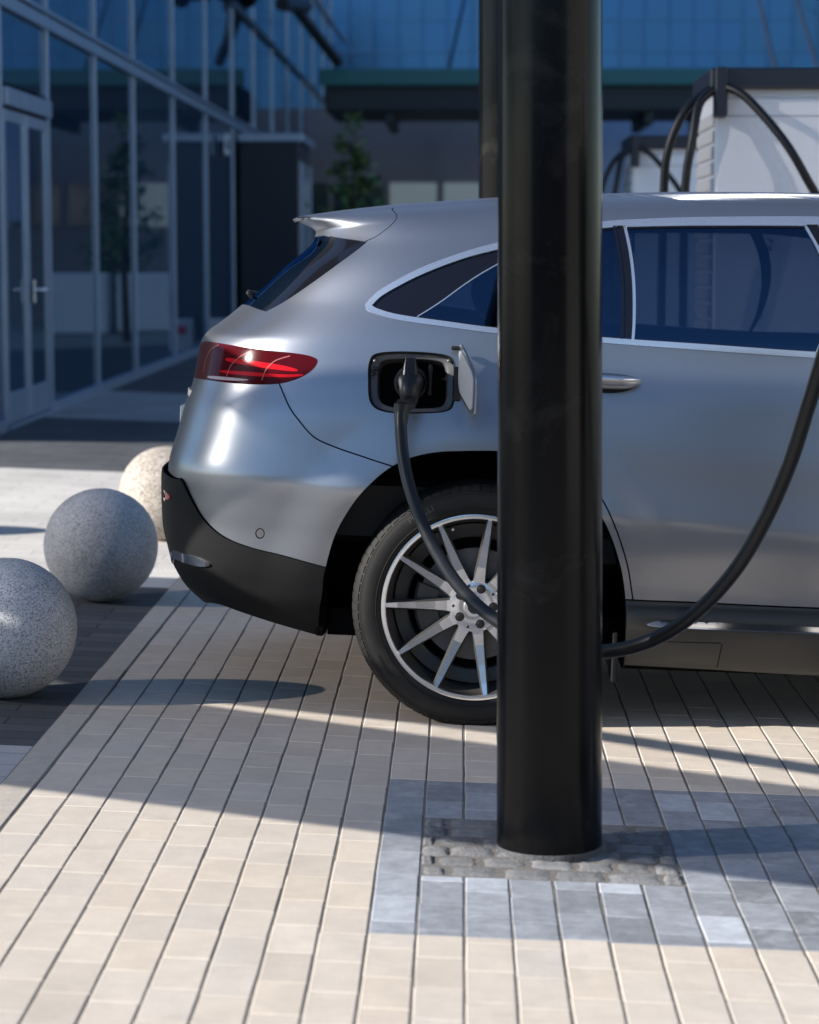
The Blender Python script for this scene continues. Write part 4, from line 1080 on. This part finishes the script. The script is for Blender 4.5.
mb = MB(); mb.box(FX-.02, FX+.04, 17.58, 19.5, -.05, .145); gpart(mb, 'door_sill', m_al)
# dark porch box standing out of the facade
pb = empty('entrance_porch', (FX+.02, 35.6, z0b)); tag(pb, 'dark boxy entrance porch with a pale cap strip projecting from the glass facade', 'porch')
m_pnl = mat('porch_panel', (.012,.018,.032), .35, .2)
mb = MB(); mb.rbox(FX+.09, FX+.95, 35.6, 38.2, 0, 2.98, .01); gpart(mb, 'wall', m_pnl, pb)
mb = MB(); mb.rbox(FX+.07, FX+1.02, 35.52, 38.3, 2.98, 3.10, .01); gpart(mb, 'roof', m_al, pb)
mb = MB(); mb.rbox(FX+.945, FX+.965, 35.9, 36.75, .1, 2.5, .004); mb.rbox(FX+.945, FX+.965, 36.85, 37.9, .1, 2.5, .004); gpart(mb, 'window', m_fgl, pb)
for y in (35.8, 36.8, 37.95):
    mb = MB(); mb.rbox(FX+.94, FX+.99, y-.05, y+.05, .05, 2.7, .004); gpart(mb, 'frame_post', m_al, pb)
# small sign, camera and bracket on the facade
sg = MB(); sg.rbox(FX+.07, FX+.10, 33.45, 33.9, 2.72, 3.0, .004); o = sg.build('wall_sign', mat('sign_white', (.6,.62,.65), .5)); tag(o, 'small white square sign fixed on a mullion beside the dark porch', 'sign')
o2 = MB(); o2.rbox(FX+.101, FX+.104, 33.55, 33.8, 2.79, 2.93, .001); q = o2.build('sign_symbol', m_dk, o)
cm = empty('security_camera', (FX+.1, 33.0, 5.0)); tag(cm, 'dark dome security camera on a short arm high on the glass facade', 'camera')
mb = MB(); mb.tube([(FX+.05,33.,4.78),(FX+.38,33.,4.78)], .04, 12); gpart(mb, 'arm', m_dk, cm)
mb = MB(); mb.lathe([(.0001,-.16),(.09,-.12),(.15,-.03),(.15,.04),(.10,.09),(.0001,.10)], 24, c=(FX+.45,33.,4.80)); gpart(mb, 'dome', M['gloss'], cm)
br = empty('facade_floodlight', (FX+.1, 44, 5.9)); tag(br, 'long dark sloping bracket arm jutting from the upper glass facade', 'bracket')
mb = MB(); mb.tube([at(291,2,42), at(338,62,44.5)], .10, 10); gpart(mb, 'arm', m_dk, br)
mb = MB(); mb.tube([at(282,4,40), at(306,6,42)], .12, 10); gpart(mb, 'head', m_dk, br)
mb = MB(); mb.tube([at(305,-14,42.3), at(345,42,46)], .035, 8); gpart(mb, 'stay', m_al, br)
rb = MB(); rb.rbox(FX+.10, FX+.42, 31.0, 31.1, z0b, z0b+.42, .01); o = rb.build('floor_sign', mat('sign_pale', (.55,.56,.6), .5)); tag(o, 'small pale sign with a red mark standing at the foot of the glass facade', 'sign')
rb = MB(); rb.rbox(FX+.19, FX+.31, 30.992, 30.9985, z0b+.22, z0b+.33, .001); rb.build('sign_mark', M['redbright'], o)

# ================================================================== BACKGROUND
m_bgl = mat('blue_curtain_glass', (.030,.105,.24), .2, .8)
bb = empty('office_tower', (10, 75, gz(12))); tag(bb, 'tall office block with a blue glass curtain wall filling the top of the view', 'building')
BX0, BX1, BY, BZ = -14., 46., 75., 30.
mb = MB(); mb.box(BX0, BX1, BY+.15, BY+18, -1, BZ); gpart(mb, 'wall', m_dk, bb)
zs = [0.,3.6]+[3.6+.95*i for i in range(1, 28)]
for r_ in range(len(zs)-1):
    mb = MB(); x = BX0
    while x < BX1:
        w = .75; t1, t2 = rng.normal(0,.006), rng.normal(0,.010)
        mb.add([(x+.008, BY+t1*.5-t2*.5, zs[r_]+.008), (x+w-.008, BY-t1*.5-t2*.5, zs[r_]+.008), (x+w-.008, BY-t1*.5+t2*.5, zs[r_+1]-.008), (x+.008, BY+t1*.5+t2*.5, zs[r_+1]-.008)], [(0,1,2,3)]); x += w
    gpart(mb, 'window', m_bgl, bb)
mb = MB(); x = BX0
while x <= BX1: mb.box(x-.012, x+.012, BY-.03, BY+.1, 0, BZ); x += .75
gpart(mb, 'mullions', mat('blue_grey_metal', (.03,.09,.20), .4, .7), bb)
mb = MB()
for z in zs: mb.box(BX0, BX1, BY-.03, BY+.1, z-.015, z+.015)
gpart(mb, 'spandrels', mat('blue_grey_metal', (.045,.12,.25), .4, .7), bb)
# entrance canopy with teal glass edge, tie rods, brown base wall
cn = empty('entrance_canopy', (4, 46, 0)); tag(cn, 'broad dark entrance canopy with a teal glass edge hung on thin tie rods', 'canopy')
cx0, cx1 = -2.55, 26.
mb = MB(); mb.rbox(cx0, cx1, 45.2, 49., 3.95, 4.50, .04)
for x in np.arange(cx0+1.2, cx1, 2.4): mb.rbox(x-.08, x+.08, 45.3, 48.9, 3.72, 3.96, .01)
gpart(mb, 'roof', mat('canopy_dark', (.03,.04,.045), .6), cn)
mb = MB(); mb.rbox(cx0-.1, cx1, 45.05, 45.19, 4.42, 4.72, .01); gpart(mb, 'glass_edge', mat('teal_glass', (.006,.15,.17), .25, 0, spec=.35), cn)
for x in (1.3, 2.1, 7.5, 8.3, 14, 14.8):
    mb = MB(); mb.tube([(x-1.6, 46, 4.6), (x, 74.9, 14.5)], .035, 8); gpart(mb, 'tie_rod', m_dk, cn)
for x in (4.5, 11.5, 18.5):
    mb = MB(); mb.tube([(x, 47, -.4), (x, 47, 3.96)], .16, 20); gpart(mb, 'post', m_dk, cn)
mb = MB(); mb.rbox(-4.2, 30, 52, 53, -.4, 4.4, .02); gpart(mb, 'base_wall', mat('brown_panels', (.30,.27,.27), .6, noise=.15, nscale=.6), cn)
mb = MB(); mb.rbox(2.7, 30, 51.6, 51.9, 2.0, 4.1, .01); gpart(mb, 'glazed_front', mat('pale_blue_glazing', (.30,.42,.62), .3, .2), cn)
m_glow = mat('glow_window', (.5,.52,.52), .3); m_glow.node_tree.nodes['Principled BSDF'].inputs['Emission Color'].default_value = (.75,.9,.88,1); m_glow.node_tree.nodes['Principled BSDF'].inputs['Emission Strength'].default_value = .05  # faint glow added to the pale windows to brighten backdrop and reflections
for x in np.arange(-3.9, 16, 1.15):
    mb = MB(); mb.rbox(x+.05, x+1.05, 51.93, 51.995, 1.9, 2.82, .01); gpart(mb, 'window', mat('green_glass', (.05,.08,.075), .08, 0) if int(abs(x)*10) % 3 == 0 else m_glow, cn)
# low white hoarding and planted tubs, seen in the facade reflection
m_wht = mat('white_panel', (.88,.90,.93), .5, noise=.05, nscale=2)
for k, (x, w) in enumerate(((-1.9, 1.0), (-.75, 1.0))):
    mb = MB(); mb.rbox(x, x+w, 40.6, 41.2, gz(x)-.02, 1.02, .03); o = mb.build('planter_box', m_wht); tag(o, ['white planter box nearer the glass facade, beyond the car', 'white planter box farther from the glass facade, beyond the car'][k], 'planter', 'white planter boxes')
def leafmat(name, c1, c2):
    m = bpy.data.materials.new(name); m.use_nodes = True; nd, lk = N(m); b = nd['Principled BSDF']; b.inputs['Roughness'].default_value = .55
    g = nd.new('ShaderNodeNewGeometry'); cr = nd.new('ShaderNodeValToRGB'); cr.color_ramp.elements[0].color = (*c1,1); cr.color_ramp.elements[1].color = (*c2,1)
    lk.new(g.outputs['Random Per Island'], cr.inputs[0]); lk.new(cr.outputs[0], b.inputs['Base Color']); return m
m_leaf = leafmat('leaves', (.05,.10,.025), (.13,.21,.06)); m_bark = mat('bark', (.07,.05,.035), .9, noise=.3, nscale=20, bump=.5)
def tree(x, y, h, cr_, label, n=1500, leaf=.09):
    z = gz(x); t = empty('small_tree', (x, y, z)); tag(t, label, 'tree')
    rg = np.random.default_rng(int(abs(x*100)+y)); mb = MB(); tips = []
    mb.tube([(0,0,-.05),(.03,.02,h*.3),(-.02,.03,h*.62),(.02,0,h*.93)], [.07,.055,.035,.008], 10)
    for k in range(13):
        a = k*2.4; zb = h*(.32+.045*k); L = cr_*(.95-.045*k)*(.8+.4*rg.random()); e = (math.cos(a)*L, math.sin(a)*L, zb+L*.55)
        mb.tube([(0,.02,zb),(e[0]*.5,e[1]*.5,zb+L*.18),e], [.022,.015,.004], 6); tips.append(e); tips.append((e[0]*.6,e[1]*.6,zb+L*.3))
    tips.append((0,0,h)); mb.build('trunk', m_bark, t)
    V_=[];F_=[]
    for k in range(n):
        c = np.array(tips[rg.integers(len(tips))])+rg.normal(0, cr_*.17, 3); u = rg.normal(0,1,3); u/=np.linalg.norm(u); w = np.cross(u, rg.normal(0,1,3)); w/=np.linalg.norm(w); s = leaf*(.6+.7*rg.random())
        b = len(V_); V_ += [tuple(c-u*s), tuple(c+w*s*.45), tuple(c+u*s), tuple(c-w*s*.45)]; F_.append((b,b+1,b+2,b+3))
    mb = MB(); mb.add(V_, F_); mb.build('crown', m_leaf, t); return t
tree(-1.62, 36.5, 3.3, .5, 'slender young green tree standing past the end of the glass facade', 700, .075)
tree(-.6, 42.2, 1.9, .5, 'low bushy green tree growing behind the white planter boxes', 700, .07)

# white charging cabinets behind the car
m_cab = mat('cabinet_white', (.84,.86,.90), .38, noise=.04, nscale=3); m_grv = mat('cabinet_grey', (.55,.55,.56), .5); m_top = mat('cabinet_cap', (.012,.018,.03), .45)
def cabinet(x, y, label):
    z = gz(x); o = empty('charging_cabinet', (x, y, z)); tag(o, label, 'charging cabinet', 'white charging cabinets behind the car')
    def pt(mb, name, m, **k): return mb.build(name, m, o, **k)
    mb = MB(); mb.rbox(0, 1.9, 0, .78, .0, 2.20, .012); pt(mb, 'case', m_cab)
    mb = MB()
    for i in range(26): mb.rbox(-.016, .004, .02, .74, .16+.076*i, .16+.076*i+.062, .006)
    pt(mb, 'cooling_fins', m_grv)
    mb = MB(); mb.rbox(-.03, 1.95, -.05, .84, 2.235, 2.335, .012); pt(mb, 'cap', m_top)
    mb = MB(); mb.rbox(.02, 1.88, .02, .76, 2.19, 2.24, .004); pt(mb, 'cap_joint', m_cab)
    mb = MB(); mb.box(.0, 1.9, -.0015, .0, 2.105, 2.114); pt(mb, 'panel_joint', m_grv)
    mb = MB(); mb.rbox(-.01, .05, -.09, .02, 2.10, 2.335, .008); pt(mb, 'cable_bracket', m_top)
    def c(name, pts): mb = MB(); mb.tube(catmull(pts, 8), .021, 12); fixn(pt(mb, name, M['cable']))
    c('cable', [(.02,-.05,2.25),(.13,-.13,2.19),(.30,-.24,1.98),(.42,-.26,1.78),(.52,-.22,1.62),(.62,-.15,1.45),(.75,-.08,1.2)])
    c('cable', [(.02,-.05,2.25),(-.08,-.10,2.17),(-.12,-.16,2.0),(-.15,-.16,1.8),(-.155,-.14,1.5),(-.15,-.1,1.0)])
    c('cable', [(-.01,.0,2.25),(-.14,-.05,2.14),(-.225,-.06,1.95),(-.245,-.05,1.7),(-.25,-.04,1.0)])
    return o
cabinet(1.205, 11.7, 'nearer white charging cabinet with a black cap and drooping black cables above the car roof')
cabinet(1.29, 18.6, 'farther white charging cabinet seen between the pillar and the nearer cabinet')

# ---------------- unseen things added to shade the plaza and show in reflections
SUN_EL, SUN_TO = R(25.5), R(19.0)            # shadows run to +x and a little to +y
SD = Vector((math.cos(SUN_EL)*math.cos(SUN_TO), math.cos(SUN_EL)*math.sin(SUN_TO), -math.sin(SUN_EL)))   # direction of travel of the light
m_tint = bpy.data.materials.new('sunshade_glass'); m_tint.use_nodes = True; nd, lk = N(m_tint)
nd.clear(); out = nd.new('ShaderNodeOutputMaterial'); tr = nd.new('ShaderNodeBsdfTransparent'); tr.inputs[0].default_value = (.165,.155,.15,1); gl = nd.new('ShaderNodeBsdfGlossy'); gl.inputs['Roughness'].default_value = .05
mixs = nd.new('ShaderNodeMixShader'); mixs.inputs[0].default_value = .08; lk.new(tr.outputs[0], mixs.inputs[1]); lk.new(gl.outputs[0], mixs.inputs[2]); lk.new(mixs.outputs[0], out.inputs[0])
ZC = 2.4
def to_pane(x, y, zc=ZC):
    z = gz(x); t = (zc-z)/SD.z; return (x+SD.x*t, y+SD.y*t)
rf = empty('sunshade_panes', (-13, 1.5, 0)); tag(rf, 'added unseen tinted glass shelter roof on steel posts beside the charging bay', 'sunshade')  # added panes, each outlined from the shade wanted below
m_tint2 = m_tint.copy(); m_tint2.name = 'dark_sunshade_glass'
for q in m_tint2.node_tree.nodes:
    if q.type == 'BSDF_TRANSPARENT': q.inputs[0].default_value = (.10,.10,.10,1)
def shadepane(pts, name='sunshade_pane', zc=ZC, m_tint=m_tint):
    q = [to_pane(x, y, zc) for x, y in pts]; mb = MB(); n = len(q)
    mb.add([(x,y,zc) for x,y in q], [tuple(range(n))]); o = gpart(mb, name, m_tint, rf); return o
# pane whose shade lies across the front of the bay
shadepane([(-4.5,7.57),(-1.214,6.186),(.37,5.64),(.834,5.473),(1.35,5.27),(1.35,6.36),(.982,6.535),(.437,6.796),(-.152,7.079),(-.797,7.388),(-1.6,7.76),(-4.5,9.15)])
shadepane([(-4.5,9.20),(-1.6,7.93),(-1.211,7.625),(-.797,7.44),(-.155,7.231),(.14,7.10),(.14,7.75),(.42,7.75),(.42,10.2),(-4.5,10.2)])
shadepane([(.42,7.75),(1.25,7.75),(1.65,8.05),(1.45,10.2),(.42,10.2)], m_tint=m_tint2)
shadepane([(1.25,7.05),(4.5,5.4),(4.5,8.05),(1.25,8.05)], 'upper_sunshade_pane', 4.6, m_tint2)
shadepane([(.95,5.85),(5.6,7.4),(5.6,7.9),(3.2,7.15),(1.3,6.42)], 'upper_sunshade_pane', 5.0, m_tint2)
shadepane([(3.0,11.9),(9.5,11.9),(9.5,14.8),(3.0,14.8)], 'upper_sunshade_pane', 6.2)
mb = MB(); a = [to_pane(x, y, ZC+.12) for x, y in ((.14,7.29),(.457,7.126),(1.019,6.784),(1.5,6.48))]
mb.tube([(x,y,ZC+.12) for x,y in a], .035, 8); gpart(mb, 'edge_beam', m_dk, rf)
for p in ((-4.4,7.7),(-4.4,9.1),(-4.4,10.3)):
    x, y = to_pane(*p); mb = MB(); mb.tube([(x,y,gz(x)),(x,y,ZC)], .06, 12); gpart(mb, 'post', m_dk, rf)

pbd = empty('added_pale_building', (13, -2, gz(12))); tag(pbd, 'unseen pale building added at the right for its reflection in the pillar', 'building')  # added so the pillar mirrors a bright sunlit wall
mb = MB(); mb.box(10.5, 22, -9, 5.2, -.6, 9); gpart(mb, 'wall', mat('pale_render', (.55,.53,.50), .8, noise=.08, nscale=2), pbd)
for y in np.arange(-8, 4.5, 2.6):
    for z in (1.2, 4.0, 6.6):
        mb = MB(); mb.rbox(10.44, 10.51, y, y+1.3, z, z+1.5, .01); gpart(mb, 'window', M['bglass'], pbd)
dkb = empty('added_dark_block', (0, -34, 0)); tag(dkb, 'unseen long dark block added behind the photographer to darken reflections', 'building')  # added to put a dark band into the car and pillar reflections
mb = MB(); mb.box(-34, 44, -46, -30, -1, 5.6); gpart(mb, 'wall', mat('dark_brick', (.075,.06,.05), .8, noise=.2, nscale=1.5), dkb)
for z in (1.0, 3.4):
    for x in np.arange(-32, 42, 3.2):
        mb = MB(); mb.rbox(x, x+1.9, -30.03, -29.95, z, z+1.8, .02); gpart(mb, 'window', M['bglass'], dkb)
# ================================================================== LIGHT, SKY, CAMERA
w = bpy.data.worlds.new('World'); scene.world = w; w.use_nodes = True; nd = w.node_tree.nodes; lk = w.node_tree.links
sky = nd.new('ShaderNodeTexSky'); sky.sky_type = 'NISHITA'; sky.sun_disc = False; sky.sun_elevation = SUN_EL
sundir = -SD; sky.sun_rotation = math.atan2(sundir.x, sundir.y); sky.air_density = 1.0; sky.dust_density = .2; sky.ozone_density = 4.0
lk.new(sky.outputs[0], nd['Background'].inputs[0]); nd['Background'].inputs[1].default_value = .09
sl = bpy.data.lights.new('sun', 'SUN'); sl.energy = 5.0; sl.angle = R(.3); sl.color = (1, .95, .88)
so_ = bpy.data.objects.new('sun', sl); link(so_); so_.rotation_euler = SD.to_track_quat('-Z', 'Y').to_euler()
cam = bpy.data.cameras.new('camera'); cam.lens = 85; cam.sensor_fit = 'VERTICAL'; cam.sensor_height = 36; cam.sensor_width = 28.8; cam.clip_end = 2000; cam.clip_start = .05
co = bpy.data.objects.new('camera', cam); link(co); co.location = EYE; co.rotation_euler = (math.pi/2-PIT, 0, YAW); scene.camera = co
cam.dof.use_dof = True; cam.dof.focus_distance = 7.05; cam.dof.aperture_fstop = 3.6
vs_set = scene.view_settings; vs_set.view_transform = 'Standard'; vs_set.look = 'None'; vs_set.exposure = 1.04; vs_set.gamma = 1; vs_set.use_curve_mapping = False
scene.cycles.max_bounces = 8; scene.cycles.transparent_max_bounces = 12; scene.cycles.caustics_reflective = False; scene.cycles.caustics_refractive = False
